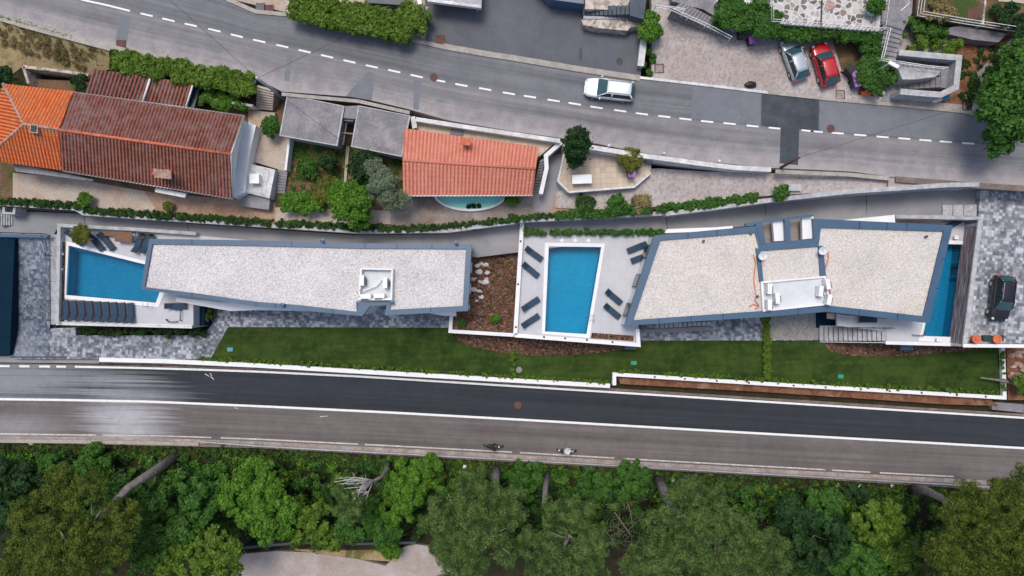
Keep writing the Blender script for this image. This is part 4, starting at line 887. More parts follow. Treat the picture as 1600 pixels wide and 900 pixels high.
ground('yard', [(610, 306), (870, 306), (868, 336), (800, 344), (740, 352), (610, 353)], ZG + .035, 4.6, ground_mat('stained_yard', (.2, .165, .14), (.34, .3, .27), .8, fine=5, fvar=.2, c3=(.16, .1, .07), c3scale=.4))
ground('yard', [(845, 250), (880, 238), (875, 285), (890, 305), (870, 330), (835, 335), (830, 300)], ZG + .04, 4.6, 'concrete_path')
ground('yard', [(868, 300), (900, 303), (1000, 290), (1000, 300), (890, 330), (860, 334)], ZG + .05, 4.6, ground_mat('orange_earth', (.34, .18, .1), (.4, .27, .19), .8, fine=5, fvar=.2))

def tile_slope(mb, a, b, c, d, col=.34, row=.42, amp=.045):
    """a->b eave (lower), d->c ridge (upper); tile columns run from eave to ridge"""
    L = max((b - a).length, (c - d).length); nc = max(2, round(L / col)); S = ((d - a).length + (c - b).length) / 2; nr = max(1, round(S / row))
    n = (b - a).cross(d - a); n.normalize(); n = -n if n.z < 0 else n
    per = 8; vs = []; uv = []; fs = []; NU = nc * per + 1; NV = nr * 2
    prof = [0, .55, .9, 1, .9, .55, 0, -.35]
    rows = []
    for r in range(nr): rows += [(r, 0.0, .022), (r, .98, 0.0)]
    for (r, f, lift) in rows:
        v = (r + f) / nr
        for i in range(NU):
            u = i / (NU - 1); p = a.lerp(b, u).lerp(d.lerp(c, u), v)
            vs.append(p + n * (amp * prof[i % per] + lift)); uv.append((i / per + .001, r + max(f, .01)))
    for j in range(len(rows) - 1):
        for i in range(NU - 1): q = j * NU + i; fs.append((q, q + 1, q + NU + 1, q + NU))
    mb.add(vs, fs, uv); return mb
def tile_poly(mb, poly, apexdir_a, apexdir_b, col=.34, row=.42):
    # rows of tiles on the plane of poly (first edge = eave, a->b), cut to the outline
    import bmesh
    a, b = poly[0], poly[1]; e = (b - a).normalized(); n = e.cross(poly[2] - a).normalized(); n = -n if n.z < 0 else n
    up = n.cross(e); up = -up if up.z < 0 else up
    us = [(p - a).dot(e) for p in poly]; vs_ = [(p - a).dot(up) for p in poly]; u0, u1, v1 = min(us) - .2, max(us) + .2, max(vs_) + .1
    t = MB(); q = lambda u, v: a + e * u + up * v; tile_slope(t, q(u0, 0), q(u1, 0), q(u1, v1), q(u0, v1), col, row)
    bm = bmesh.new(); lay = bm.loops.layers.uv.new('u'); bv = [bm.verts.new(v) for v in t.v]
    for f in t.f:
        F = bm.faces.new([bv[i] for i in f])
        for l, i in zip(F.loops, f): l[lay].uv = t.uv[i]
    cen = sum(poly, Vector()) / len(poly)
    for i in range(len(poly)):
        p0, p1 = poly[i], poly[(i + 1) % len(poly)]
        if i == 0: continue
        d = (p1 - p0); d.z = 0; nn = Vector((d.y, -d.x, 0)).normalized()
        if nn.dot(cen - p0) > 0: nn = -nn
        bmesh.ops.bisect_plane(bm, geom=bm.verts[:] + bm.edges[:] + bm.faces[:], plane_co=p0, plane_no=nn, clear_outer=True)
    vs = []; uv = []; fs = []
    for f in bm.faces:
        k = len(vs); vs += [l.vert.co.copy() for l in f.loops]; uv += [tuple(l[lay].uv) for l in f.loops]; fs.append(tuple(range(k, k + len(f.loops))))
    bm.free(); return mb.add(vs, fs, uv)
def tri_slope(mb, a, b, apex, col=.34, row=.42): return tile_slope(mb, a, b, apex, apex + (b - a) * .001, col, row)
def ridge_line(parent, pts, m, r=.13, name='ridge'): obj(name, MB().tube(pts, r, 8), m, parent, smooth=True)
EZ, RZ = 8.2, 10.0
oh = thing('old_house', 'old house end with bright orange hipped tile roof', 'house', P(50, 200, ZG))
N1, N2 = P(5, 131, EZ), P(115, 143, EZ); R1, R2 = P(37, 194, RZ), P(93, 202, RZ); S1, S2 = P(-25, 249, EZ), P(96.5, 266, EZ); W1 = P(5, 131, EZ)
mb = MB(); tile_poly(mb, [N2, N1, R1, R2], 0, 0, .3); tile_poly(mb, [S1, S2, R2, R1], 0, 0, .3); tile_poly(mb, [N1, S1, R1], 0, 0, .3)
obj('roof', mb, 'tile_orange', oh); ridge_line(oh, [N1, R1, S1], 'ridge_old'); ridge_line(oh, [R1, R2], 'ridge_old')
obj('wall', MB().prism(PP([(8, 136), (113, 148), (95, 260), (-18, 243)], EZ - .06), ZG - .5), 'offwhite', oh)
p = P(56, 202, RZ - .1); sk = obj('skylight', MB().box(p, (.7, .75, .5), R(-5)), 'ridge_old', oh); obj('pane', MB().box(p + Vector((0, 0, .26)), (.5, .55, .03), R(-5)), 'glass', sk)
oh2 = thing('old_house', 'long old house with weathered red-brown tile roof', 'house', P(230, 240, ZG))
A, B_ = P(115, 144, EZ), P(382, 181, EZ); r1, r2 = P(93.5, 203, RZ), P(361, 241, RZ); s1, s2 = P(97.5, 267, EZ), P(364, 311, EZ)
obj('roof', tile_slope(MB(), B_, A, r1, r2, .3), 'tile_old', oh2); obj('roof', tile_slope(MB(), s1, s2, r2, r1, .3), 'tile_red', oh2)
ridge_line(oh2, [r1, r2], 'ridge'); ridge_line(oh2, [A, B_], 'steel', .06, 'gutter'); ridge_line(oh2, [s1, s2], 'steel', .06, 'gutter'); ridge_line(oh2, [B_, r2, s2], 'steel', .07, 'verge_trim')
obj('wall', MB().prism(PP([(117, 149), (379, 186), (358, 243), (361, 305), (99, 262), (96, 205)], EZ - .06), ZG - .5).add([P(380, 184, EZ - .05), P(362, 308, EZ - .05), P(360, 241, RZ - .1)], [(0, 1, 2)]), 'white', oh2)
ch = obj('chimney', MB().box(P(254, 271, 9.6), (1.1, .55, 1.2), R(-10)), 'ridge', oh2); obj('chimney_cap', tile_slope(MB(), P(241, 277, 10.2), P(268, 280, 10.2), P(267, 265, 10.4), P(241, 264, 10.4), .3, .4), 'ridge_old', ch)
obj('balcony', MB().prism(PP([(243, 293), (291, 302), (289, 309), (242, 300)], 7.4), 7.2), 'steel', oh2)
obj('awning', MB().prism(PP([(20, 255), (145, 280), (145, 283), (25, 268)], 7.4), 7.2), 'concrete_dark', oh2)
an = thing('annex', 'low annex with dark brown tile roof behind the long old house', 'annex', P(185, 130, ZG))
obj('roof', tile_slope(MB(), P(146, 108, 7.9), P(237, 119, 7.9), P(223, 159, 7.5), P(134, 146, 7.5)), 'tile_old', an)
obj('wall', MB().prism(PP([(147, 111), (235, 121), (223, 156), (137, 144)], 7.4), ZG - .5), 'offwhite', an); ridge_line(an, [P(236, 119, 8), P(223, 159, 7.65)], 'white', .1, 'verge_trim')
an = thing('annex', 'small annex with streaky red tile roof behind the long old house', 'annex', P(265, 145, ZG))
obj('roof', tile_slope(MB(), P(239, 121, 7.8), P(302, 130, 7.8), P(291, 167, 7.4), P(227, 158, 7.4)), 'tile_red', an)
obj('wall', MB().prism(PP([(240, 124), (300, 133), (290, 165), (229, 156)], 7.3), ZG - .5), 'offwhite', an); ridge_line(an, [P(302, 130, 7.9), P(290.5, 167, 7.5)], 'white', .08, 'verge_trim')
obj('side_shelter', MB().prism(PP([(305, 133), (312, 135), (303, 170), (294, 168)], 7.2), 5), 'glass', an)
# white walled yard right of the long old house
obj('side_house', MB().prism(PP([(383, 190), (400, 196), (392, 230), (386, 262), (383, 300), (365, 309), (365, 245)], 6.9), ZG - .3), 'white', label='white stepped side wall block at the end of the long old house', cat='annex')
ground('yard', [(396, 200), (452, 212), (446, 268), (388, 250)], 5.6, 4.6, 'concrete_warm')
obj('flat_roof_hut', MB().prism(PP([(386, 255), (430, 265), (421, 310), (380, 300)], 6.3), 5).prism(PP([(384, 252), (390, 253), (382, 302), (376, 301)], 6.5), 5), 'offwhite', label='small white flat-roofed hut beside the garden steps', cat='hut')
ground('yard', [(380, 302), (422, 310), (420, 328), (376, 322)], 5.9, 4.6, 'concrete_dark')
p = P(402, 281, 6.3); t = thing('water_tank', 'white square tank on the small hut roof', 'tank', p); obj('casing', MB().box(p + Vector((0, 0, .35)), (.8, .8, .7)), 'white_metal', t); obj('lid', MB().box(p + Vector((0, 0, .72)), (.86, .86, .05)), 'white_metal', t)
railing('white railing round the small hut roof', [(419, 266), (412, 304), (384, 298)], 6.3, .9, 'steel', 1.2, r=.02)
def flight(label, a0, a1, b0, b1, z0, z1, n, m='concrete_dark', zb=None, gap=.1):
    """steps from edge a0-a1 (height z0) to edge b0-b1 (height z1)"""
    c = P((a0[0] + b1[0]) / 2, (a0[1] + b1[1]) / 2, min(z0, z1)); t = thing('stairs', label, 'stairs', c)
    for k in range(n):
        f0, f1 = k / n, (k + 1) / n - gap / n; z = z0 + (z1 - z0) * (k + .5) / n
        L = lambda a, b, f: (a[0] + (b[0] - a[0]) * f, a[1] + (b[1] - a[1]) * f)
        obj('step', MB().prism(PP([L(a0, b0, f0), L(a0, b0, f1), L(a1, b1, f1), L(a1, b1, f0)], z), zb if zb is not None else min(z0, z1) - .4), m, t)
    return t
flight('narrow garden steps beside the small white hut', (432, 302), (445, 302), (434, 264), (449, 268), 5.1, 5.6, 8)
flight('steps down from the street beside the long hedge', (400, 170), (426, 172), (402, 132), (428, 140), 5.4, 7.3, 9, 'concrete_warm')
obj('yard', MB().prism(PP([(388, 172), (430, 176), (425, 208), (388, 200)], 5.5), 4.6), 'concrete_warm', kind='structure')

# garage slabs
for pts, lab in (([(449, 148), (538, 166), (527, 228), (437, 212)], 'flat grey concrete garage roof left of the garden gap'), ([(560, 165), (641, 181), (628, 245), (549, 229)], 'flat grey concrete garage roof next to the salmon-tiled house')):
    t = thing('garage', lab, 'garage', P(sum(p[0] for p in pts) / 4, sum(p[1] for p in pts) / 4, ZG)); q = PP(pts, 7.45); c = sum(q, Vector()) / 4
    obj('roof', MB().prism(q, 7.25), 'concrete_dark', t); obj('roof_edge', MB().ring([c + (x - c) * 1.01 + Vector((0, 0, .05)) for x in q], [c + (x - c) * .96 + Vector((0, 0, .05)) for x in q], .1), 'concrete_wall', t)
    obj('wall', MB().prism([c + (x - c) * .93 - Vector((0, 0, .2)) for x in q], ZG - .3), 'concrete_wall', t)
ground('pavement', [(538, 166), (560, 165), (555, 186), (534, 184)], 7.3, 5, 'concrete_dark')
obj('gangway', MB().prism(PP([(534, 184), (556, 186), (550, 190), (534, 188)], 7.0), 6.9).prism(PP([(534, 184), (537, 184), (530, 226), (527, 226)], 7.0), 6.9).prism(PP([(541, 188), (543, 188), (537, 226), (535, 226)], 6.6), 6.5).prism(PP([(530, 206), (552, 208), (552, 210), (530, 208)], 6.8), 6.7), 'concrete_dark', label='narrow framed gangway between the two grey garage roofs', cat='gangway')

# salmon-roofed house
sh_ = thing('small_house', 'small house with even salmon tile roof above turquoise pool', 'house', P(735, 255, ZG))
ez, rz = 7.9, 9.0
a1, a2 = P(632, 201, ez), P(842, 230, ez); m1, m2 = P(629, 250.5, rz), P(837, 264, rz); e1, e2 = P(630, 306, ez), P(832, 305.5, ez)
mb = MB(); tile_slope(mb, a2, a1, m1, m2, .33); tile_slope(mb, e1, e2, m2, m1, .33)
obj('roof', mb, 'tile_salmon', sh_); ridge_line(sh_, [m1, m2], 'tile_salmon', .12)
obj('wall', MB().prism(PP([(636, 207), (834, 233), (828, 300), (634, 300)], ez - .06), ZG - .3).add([P(634, 205, ez), P(634, 300, ez), P(633, 251, rz - .1)], [(0, 1, 2)]).add([P(834, 232, ez), P(828, 300, ez), P(832, 264, rz - .1)], [(0, 1, 2)]), 'tan_tile', sh_)
ridge_line(sh_, [e1, e2], 'white_metal', .06, 'gutter')
ch = obj('chimney', MB().box(P(728, 221, 8.9), (.6, .5, .9), R(-6)), 'tile_salmon', sh_); obj('chimney_cap', MB().box(P(728, 221, 9.4), (.75, .65, .08), R(-6)), 'ridge', ch)
ground('patio', [(648, 187), (868, 222), (842, 245), (640, 214)], 6.7, 4.5, 'tan_tile')
obj('hatch', MB().box(P(714, 207, 6.75), (1.2, .5, .12), R(-8)), 'concrete_dark', label='grey hatch on the tan patio behind the salmon roof', cat='hatch')
wall([(645, 182), (648, 200)], 7.4, 5, .3, 'offwhite', 'short white wall stub left of the tan patio', coping='offwhite')
wall([(650, 186), (720, 197), (800, 209), (875, 220)], 7.62, 5, .25, 'white', 'long white parapet between street and salmon-roofed house', coping='offwhite')
wall([(877, 222), (853, 243), (854, 262), (845, 303)], 7.0, 4.8, .25, 'white', 'white angled stair wall right of the salmon-roofed house', coping='white')
flight('dark side steps between salmon roof and white angled wall', (833, 300), (842, 301), (844, 250), (852, 246), 5.1, 6.9, 11, 'concrete_dark')
# turquoise pool
t = thing('swimming_pool', 'half-round turquoise pool below the salmon-roofed house', 'swimming pool', P(735, 312, ZG))
arc = lambda rx, ry, z: [P(735 + rx * math.cos(a), 300 + ry * math.sin(a), z) for a in np.linspace(math.pi, 2 * math.pi, 25)][::-1]
arc = lambda rx, ry, z: [P(735 + rx * math.cos(a), 302 + ry * math.sin(a), z) for a in np.linspace(0, math.pi, 25)]
obj('pool_border', MB().ring(arc(58, 28, ZG + .35), arc(54, 24.5, ZG + .35), .6), 'white', t); ab = arc(54.3, 24.8, ZG + .2); nb_ = len(ab); obj('basin', MB().add(ab + [Vector((p.x, p.y, ZG + .05)) for p in ab], [(i, (i + 1) % nb_, (i + 1) % nb_ + nb_, i + nb_) for i in range(nb_)] + [tuple(range(nb_, 2 * nb_))]), 'basin_turq', t); obj('water', MB().sheet(arc(54.5, 25, ZG + .22)), 'water_turq', t)
leaves_mesh('water_plant', [(*P(x, 322, ZG + .3)[:], .2) for x in (732, 740, 748)], 250, .12, 'leaf_dark', None, label='dark leaves floating at the edge of the turquoise pool', cat='plant')

# patio right of the salmon house
ground('patio', [(880, 236), (936, 236), (1000, 250), (1018, 259), (1016, 270), (991, 292), (889, 300), (872, 283)], 6.2, 4.5, 'tan_tile')
pt = [(889, 300), (872, 283), (882, 238)]
wall(pt, 6.35, 4.6, .16, 'offwhite', 'low tan patio edge around the left side of the tiled patio'); wall([(889, 300), (991, 292), (1017, 270)], 6.35, 4.6, .16, 'offwhite', 'low patio edge facing the gravel yard')
p = P(908, 282, 6.2); t = thing('table', 'white rectangular table on the tan tiled patio', 'table', p); obj('tabletop', MB().box(p + Vector((0, 0, .74)), (1.75, .8, .06), R(2)), 'white', t)
for sx in (-.75, .75):
    for sy in (-.3, .3): obj('leg', MB().box(p + Vector((sx, sy, .36)), (.07, .07, .72)), 'white', t)
wall([(880, 226), (930, 231), (1000, 242.5), (1100, 256), (1150, 262), (1205, 265)], 7.75, 4.8, .3, 'offwhite', 'long pale street wall above patio and gravel yard', coping='offwhite')
for k, (x, y) in enumerate(((951, 229), (1036, 241), (1122, 253))):
    p = P(x, y, 7.5); obj('bollard', MB().lathe(p, [(.16, 0), (.14, .4), (.1, .5), (0, .52)], 10), 'offwhite', label=('left', 'middle', 'right')[k] + ' one of three pale stone posts along the street wall', cat='bollard', group='stone posts along the street wall')
tree('cypress', 'dense oval evergreen tree standing at the street wall', P(895, 262, 6.2), [(903, 228, 9.4, 17, 60, .45), (899, 245, 8.0, 15, 30, .4), (904, 215, 10.2, 14, 30, .38)], 'leaf_dark', 14000, .11, cat='tree')
tree('shrub', 'round yellow-green bush on the tan patio', P(985, 262, 6.2), [(985, 250, 7.3, 18, 40, .3)], 'leaf_yellow', 6000, .14, (.06, .03), cat='bush', aspect=.2)
def bin_(x, y, z, rz, m, label):
    t = thing('wheelie_bin', label, 'waste bin', P(x, y, z)); t.rotation_euler = (0, 0, R(rz))
    mb = MB(); top = [(-.29, -.35), (.29, -.35), (.29, .35), (-.29, .35)]; mb.add([(a * .8, b * .75, .05) for a, b in top] + [(a, b, .98) for a, b in top], [(3, 2, 1, 0), (4, 5, 6, 7)] + [(i, (i + 1) % 4, (i + 1) % 4 + 4, i + 4) for i in range(4)])
    obj('bin_body', mb, 'black', t, local=True); obj('lid', MB().box((0, 0, 1.02), (.64, .76, .07)).box((0, 0, 1.07), (.5, .6, .04)), m, t, local=True)
    obj('handle', MB().tube([(-.25, .42, .95), (.25, .42, .95)], .025, 6), 'black', t, local=True)
    for s in (-.27, .27): obj('wheel', MB().tube([(s - .03, .3, .1), (s + .03, .3, .1)], .1, 10), 'rubber', t, local=True)
bin_(984, 273, 6.2, 5, 'purple', 'purple-lidded bin on the tan patio below the yellow bush'); bin_(1170, 68, 7.55, 10, 'purple', 'purple-lidded bin at the left end of the gravel parking')
bin_(1328, 122, 7.55, 20, 'purple', 'upper purple-lidded bin beside the red car'); bin_(1331, 134, 7.55, 15, 'purple', 'lower purple-lidded bin beside the red car'); bin_(1321, 114, 7.55, 40, 'black', 'black-lidded bin behind the purple bins by the red car')
bin_(1155, 58, 7.55, 0, 'dark_metal', 'dark bin at the foot of the railed stairs')
p = P(1013, 250, 6.2); obj('garden_stone', MB().lathe(p, [(.4, 0), (.5, .3), (.35, .7), (.1, .8)], 9), 'concrete_dark', label='grey covered mound beside the yellow-green bush', cat='covered object')

# garden vegetation between houses
ground('path', [(541, 228), (546, 228), (541, 285), (537, 285)], ZG + .2, 4.6, 'concrete_warm')
wall([(452, 214), (446, 266)], 6.1, 4.8, .2, 'white', 'white yard wall left of the small garden')
leaves_mesh('grass', [(*P(random.uniform(455, 628), random.uniform(226, 330), ZG)[:], .3) for _ in range(260)], 9000, .1, 'leaf_mid', None, kind='stuff', squash=.25, part=False)
leaves_mesh('dry_grass', [(*P(random.uniform(450, 550), random.uniform(250, 320), ZG)[:], .25) for _ in range(70)], 3000, .12, 'leaf_dry', None, kind='stuff', squash=.25)
def bush(label, x, y, z, zc, rp, leaf, n=4000, size=.11, name='bush', cat='bush', rc=.35, k=24, **kw):
    return tree(name, label, P(x, y, z) if not kw.get('base') else kw.pop('base'), [(x, y, zc, rp, k, rc)], leaf, n, size, (.07, .03), cat, **kw)
bush('round mid-green bush in the left half of the small garden', 481, 262, ZG, 6.0, 15, 'leaf_mid'); bush('dark citrus bush right of the round one in the garden', 514, 254, ZG, 6.2, 13, 'leaf_dark')
bush('green ivy bush at the corner of the left garage roof', 425, 197, 5.5, 6.8, 14, 'leaf_mid', 4500)
tree('tree', 'dark green tree in the garden left of the salmon roof', P(575, 268, ZG), [(572, 264, 7.0, 26, 50, .45)], 'leaf_dark', 9000, .13)
tree('olive_tree', 'silvery olive tree touching the salmon-roofed house', P(604, 300, ZG), [(590, 265, 8.0, 15, 22, .4), (598, 292, 8.2, 26, 50, .45), (618, 310, 7.6, 20, 30, .4)], 'leaf_olive', 16000, .11, aspect=.3)
tree('tree', 'bright green tree overhanging the ivy wall below the garden', P(555, 330, ZG), [(550, 315, 8.0, 33, 70, .5), (565, 340, 7.0, 18, 25, .4), (530, 300, 8.0, 15, 20, .4)], 'leaf_bright', 15000, .13)
palm('spiky pale palm left of the bright green tree', 522, 303, ZG, 1.3, 2.2, 'leaf_yellow')
hedge('loose bright green shrubs along the lower garden edge', [(438, 316), (470, 318), (505, 318)], 6.4, 5.2, 1.3, 'leaf_bright', 9000, .12, .4, 'shrub_row', cat='shrubs', step=.2)
bush('small round bush in the yard against the ivy wall', 133, 312, ZG, 5.8, 10, 'leaf_bright', 2500, .09, rc=.25); bush('tiny yellow plant in the rusty yard corner', 264, 323, ZG, 5.5, 7, 'leaf_yellow', 900, .09, rc=.2)
bush('leafy bush at the end of the garden strip below the patio', 965, 321, 5.2, 6.0, 17, 'leaf_mid', 5000); bush('brownish bush below the tan patio corner', 1000, 316, 5.3, 5.8, 14, 'leaf_dry', 2500)
bush('low shrub strip left end below the tan patio', 915, 320, 5.1, 5.6, 14, 'leaf_ivy', 3000)
bush('small bush on the block wall above the path', 1221, 303, 6.6, 7.2, 11, 'leaf_mid', 2500); bush('green bush at the right end of the turquoise pool', 799, 312, ZG, 5.6, 8, 'leaf_bright', 1500)
t = obj('wall_vent', MB().box(P(1241, 293, 6.9), (1.2, .62, .14)).box(P(1241, 293, 6.98), (1.0, .45, .03)), 'steel', label='metal grating in the gravel above the block wall', cat='grating')

# ------------------------------------------------------------------ upper street
un = [(-60, -120), (345, -4), (400, 17), (455, 22), (500, 28), (560, 42), (640, 60), (690, 72), (760, 83), (800, 89), (900, 106), (1000, 121), (1100, 132), (1200, 144), (1310, 156), (1400, 163), (1500, 173), (1530, 178), (1700, 200)]
us = [(-60, 8), (0, 24), (40, 36), (100, 52), (160, 68), (190, 76), (240, 88), (300, 100), (400, 122), (440, 143), (560, 152), (640, 171), (700, 188), (800, 205), (880, 216), (930, 224), (1000, 238), (1100, 252), (1200, 262), (1330, 268), (1390, 276), (1470, 282), (1530, 288), (1700, 300)]
dashes = [(229, 23), (263, 31), (298, 39), (335, 47), (370, 56), (405, 64), (441, 72), (476, 80), (511, 88), (546, 96), (581, 104), (616, 111), (651, 119), (686, 126), (721, 133), (758, 139), (795, 146), (828, 151), (865, 157), (898, 162), (932, 168), (969, 173), (1003, 178), (1038, 182), (1071, 186), (1105, 190), (1140, 193), (1176, 197), (1209, 200), (1262, 204), (1276, 206), (1309, 208), (1344, 211), (1379, 214), (1413, 216.5), (1446, 219), (1478, 221.5), (1513, 224)]
um = [(-60, -45), (130, 0)] + dashes + [(1700, 236)]
strip('street', un, um, ZS, 'street', x0=-60, x1=1700); strip('street', um, us, ZS, 'street_south', x0=-60, x1=1700)
obj('street', MB().prism([P(x, y, ZS - .02) for x, y in un] + [P(x, y, ZS - .02) for x, y in us[::-1]], 4.0), 'kerb', kind='structure')
mk = MB()
for (x, y) in dashes:
    y0, y1 = resample(um, [x - 9.5])[0][1], resample(um, [x + 9.5])[0][1]
    if x == 1209: v, f = line_mb([(1201, 199.3), (1219, 201)], .15, ZS + .009)
    else: v, f = line_mb([(x - 9.5, y0), (x + 9.5, y1)], .15, ZS + .009)
    mk.add(v, f)
v, f = line_mb([(110, -6), (130, 0), (165, 7.5), (203, 17)], .16, ZS + .009); mk.add(v, f)
obj('road_marking', mk, 'paint', kind='structure')
obj('asphalt_patch', MB().sheet(PP([(1190, 146.5), (1280, 156), (1279, 204), (1249, 202), (1247, 258), (1218, 255), (1220, 200), (1189, 196.5)], ZS + .005)), 'patch', kind='structure')
M['patch_light'] = asphalt_mat('light_patch_asphalt', (.15, .16, .182), (.185, .193, .21), 0, uv=False)
obj('asphalt_patch', MB().sheet(PP([(1282, 157), (1525, 180), (1525, 222), (1281, 204)], ZS + .004)).sheet(PP([(575, 112), (586, 114), (581, 157), (540, 150)], ZS + .004)).sheet(PP([(647, 125), (658, 127), (654, 172), (646, 170)], ZS + .004)).sheet(PP([(449, 84), (458, 86), (452, 128), (444, 126)], ZS + .004)).sheet(PP([(188, 22), (204, 26), (198, 68), (181, 62)], ZS + .004)).sheet(PP([(1083, 133), (1188, 145), (1187, 195), (1080, 185)], ZS + .004)), 'patch_light', kind='structure')
for (x, y, lab) in ((678, 121, 'rusty round manhole cover on the street centre line'), (1298, 201, 'rusty round manhole cover right of the dark asphalt patch')):
    obj('manhole_cover', MB().lathe(P(x, y, ZS + .006), [(.36, 0), (.36, .012), (.3, .014), (0, .014)]), 'rust', label=lab, cat='manhole cover')
for (x, y, m, lab) in ((189, 70, 'rust', 'square rusty drain grate at the lower street kerb'), (688, 62, 'rust', 'reddish square grate at the asphalt court kerb'), (1030, 107, 'rust', 'rusty square grate at the left of the gravel parking'), (1313, 148, 'rust', 'rusty square grate in front of the red car'), (1511, 165, 'rust', 'square grate near the big dark tree'), (407, 12, 'dark_metal', 'larger square cover of the pair at the upper kerb'), (420, 15, 'rust', 'smaller square cover of the pair at the upper kerb')):
    p = P(x, y, ZS + .06); obj('drain_grate', MB().ring([p + Vector((a, b, 0)) for a, b in ((-.42, -.42), (.42, -.42), (.42, .42), (-.42, .42))], [p + Vector((a, b, 0)) for a, b in ((-.33, -.33), (.33, -.33), (.33, .33), (-.33, .33))], .06).box(p - Vector((0, 0, .03)), (.66, .66, .04)), m, label=lab, cat='drain grate')
def kerb(pts, z=ZS + .1, w=.35, m='kerb'): obj('kerb', slab_line(PP(pts, z), w, .14), m, kind='structure')
kerb([(345, -6), (400, 18), (455, 23), (500, 29), (560, 43), (640, 61), (692, 73)]); kerb([(692, 72), (760, 84), (800, 90), (900, 107), (1000, 122)], w=.5); kerb([(1000, 121), (1100, 132.5), (1200, 144.5)], w=.22, m='offwhite')
kerb([(1200, 144.5), (1310, 156.5), (1400, 164), (1500, 174), (1530, 179)], w=.25); kerb([(0, 27), (40, 39), (100, 55), (160, 71), (190, 79), (240, 90), (300, 102), (400, 124)], w=.6, m='kerb'); kerb([(440, 147), (560, 158), (640, 176)], w=.3); kerb([(1212, 268), (1330, 273), (1390, 279)], w=.35); kerb([(1400, 280), (1530, 290), (1640, 297)], w=.5, m='verge')
# verge top left: dry grass slope, hedge, sunken court
ds = obj('grass_slope', MB().add(PP([(-20, 22, ZS), (40, 40, ZS), (100, 57, ZS), (170, 76, ZS), (172, 108, 6.4), (140, 118, 5.6), (36, 103, 5.8), (0, 130, 5.6), (-20, 130, 5.6)], 0), [(8, 7, 6, 0), (0, 6, 1), (1, 6, 5, 2), (2, 5, 4, 3)]), 'dry', kind='structure')
C = [(*P(x, y, float(np.interp(y, [25 + x * .3, 115], [ZS, 5.8]))), .22) for x, y in [(random.uniform(0, 165), random.uniform(0, 1)) for _ in range(160)] for y in [30 + x * .29 + y * 42]]
leaves_mesh('dry_grass', C, 9000, .13, 'leaf_dry', None, kind='stuff', squash=.3, aspect=.15)
C = [(*P(x, 26 + x * .28, ZS), .2) for x in np.arange(0, 115, 2)]
leaves_mesh('grass', C, 3500, .1, 'leaf_mid', None, kind='stuff', squash=.4)
wall([(36, 104), (90, 110), (138, 117)], 6.0, 4, .25, 'stone', 'old stone wall of the sunken court behind the orange roof')
wall([(36, 104), (44, 130)], 6.0, 4, .25, 'stone', 'short end wall of the sunken court')
obj('yard', MB().prism(PP([(38, 106), (140, 118), (135, 148), (40, 133)], 3.6), 3.2), 'thicket_floor', kind='structure')
bush('dark bush at the left edge beside the orange roof', 8, 118, 5.2, 6.8, 17, 'leaf_dark', 4500); bush('small dark bush between sunken court and brown annex', 128, 130, 5.0, 6.4, 11, 'leaf_dark', 2500)
hedge('long bright hedge below the upper street beside the annexes', [(175, 92), (240, 104), (310, 116), (395, 134)], 8.1, 6.6, 1.6, 'leaf_hedge', 34000, .13, .34, step=.09)
hedge('patchy hedge end below the long bright hedge', [(315, 148), (385, 162)], 6.9, 5.5, 1.4, 'leaf_bright', 9000, .11, .36, step=.25)
wall([(312, 152), (345, 158), (395, 165)], 6.8, 5, .2, 'concrete_wall', 'thin grey wall running through the patchy hedge end')
hedge('long hedge above the upper street left of the asphalt court', [(455, 4), (520, 18), (580, 30), (640, 42), (652, 10)], 9.3, 7.6, 2.2, 'leaf_hedge', 46000, .14, .36, step=.08)
# asphalt court at the top
ground('driveway', [(664, -60), (664, 66), (692, 71), (800, 88), (1001, 120), (1010, -60)], ZS + .012, 6.5, 'court')
ground('ground', [(340, -60), (345, -5), (455, 21), (560, 41), (664, 66), (664, -60)], ZS + .01, 6.5, 'concrete_warm')
wall([(666, 10), (660, 56)], 8.4, 7, .3, 'stone', 'stone gate wall between hedge and asphalt court', coping='kerb')
rb = thing('roof_shelter', 'grey beam-edged roof corner at the top of the court', 'roof', P(710, 0, 8)); obj('roof', MB().prism(PP([(665, -40), (755, -40), (752, 12), (680, 0), (668, -2)], 9.6), 9.3).prism(PP([(668, -40), (745, -40), (743, -12), (670, -14)], 9.3), 7.5), 'concrete_wall', rb); obj('roof_edge', MB().prism(PP([(668, -3), (752, 8), (752, 12.5), (668, 2)], 9.65), 9.25), 'offwhite', rb); obj('post', MB().tube([P(750, 10, 9.3), P(745, 18, 7.5)], .08, 6), 'steel', rb)
ts = thing('terrace_building', 'dark slab roof behind the hedge at the top edge', 'building', P(560, -20, 8)); obj('roof', MB().prism(PP([(560, -50), (640, -50), (632, 8), (570, 4)], 9.0), 8.6), 'dark_metal', ts); obj('wall', MB().prism(PP([(562, -50), (638, -50), (630, 5), (572, 2)], 8.6), 7), 'stone', ts)
flight('dark blue-grey steps descending above the stone wall', (910, 10), (911, 25), (984, 8), (984, 22), 8.2, 9.7, 11, 'step_dark', 7.5, .18); 
obj('landing', MB().prism(PP([(984, 0), (1010, 0), (1006, 30), (984, 24)], 9.75), 7.5), 'step_dark', label='dark landing at the top of the blue-grey steps', cat='landing')
wall([(914, 6), (960, 7), (984, 2)], 9.0, 7.5, .9, 'stone', 'rubble stone wall above the blue-grey steps'); 
obj('stone_planter', MB().prism(PP([(908, 31), (915, 29), (1004, 30), (1004, 41), (986, 42), (980, 48), (930, 43), (912, 39)], 8.6), 7.5), 'stone', label='rounded rubble stone wall below the blue-grey steps', cat='wall')
obj('edge_slab', MB().prism(PP([(912, 25), (1004, 27), (1004, 30), (911, 29)], 8.7), 7.5), 'concrete_wall', label='pale coping strip along the foot of the blue-grey steps', cat='coping')
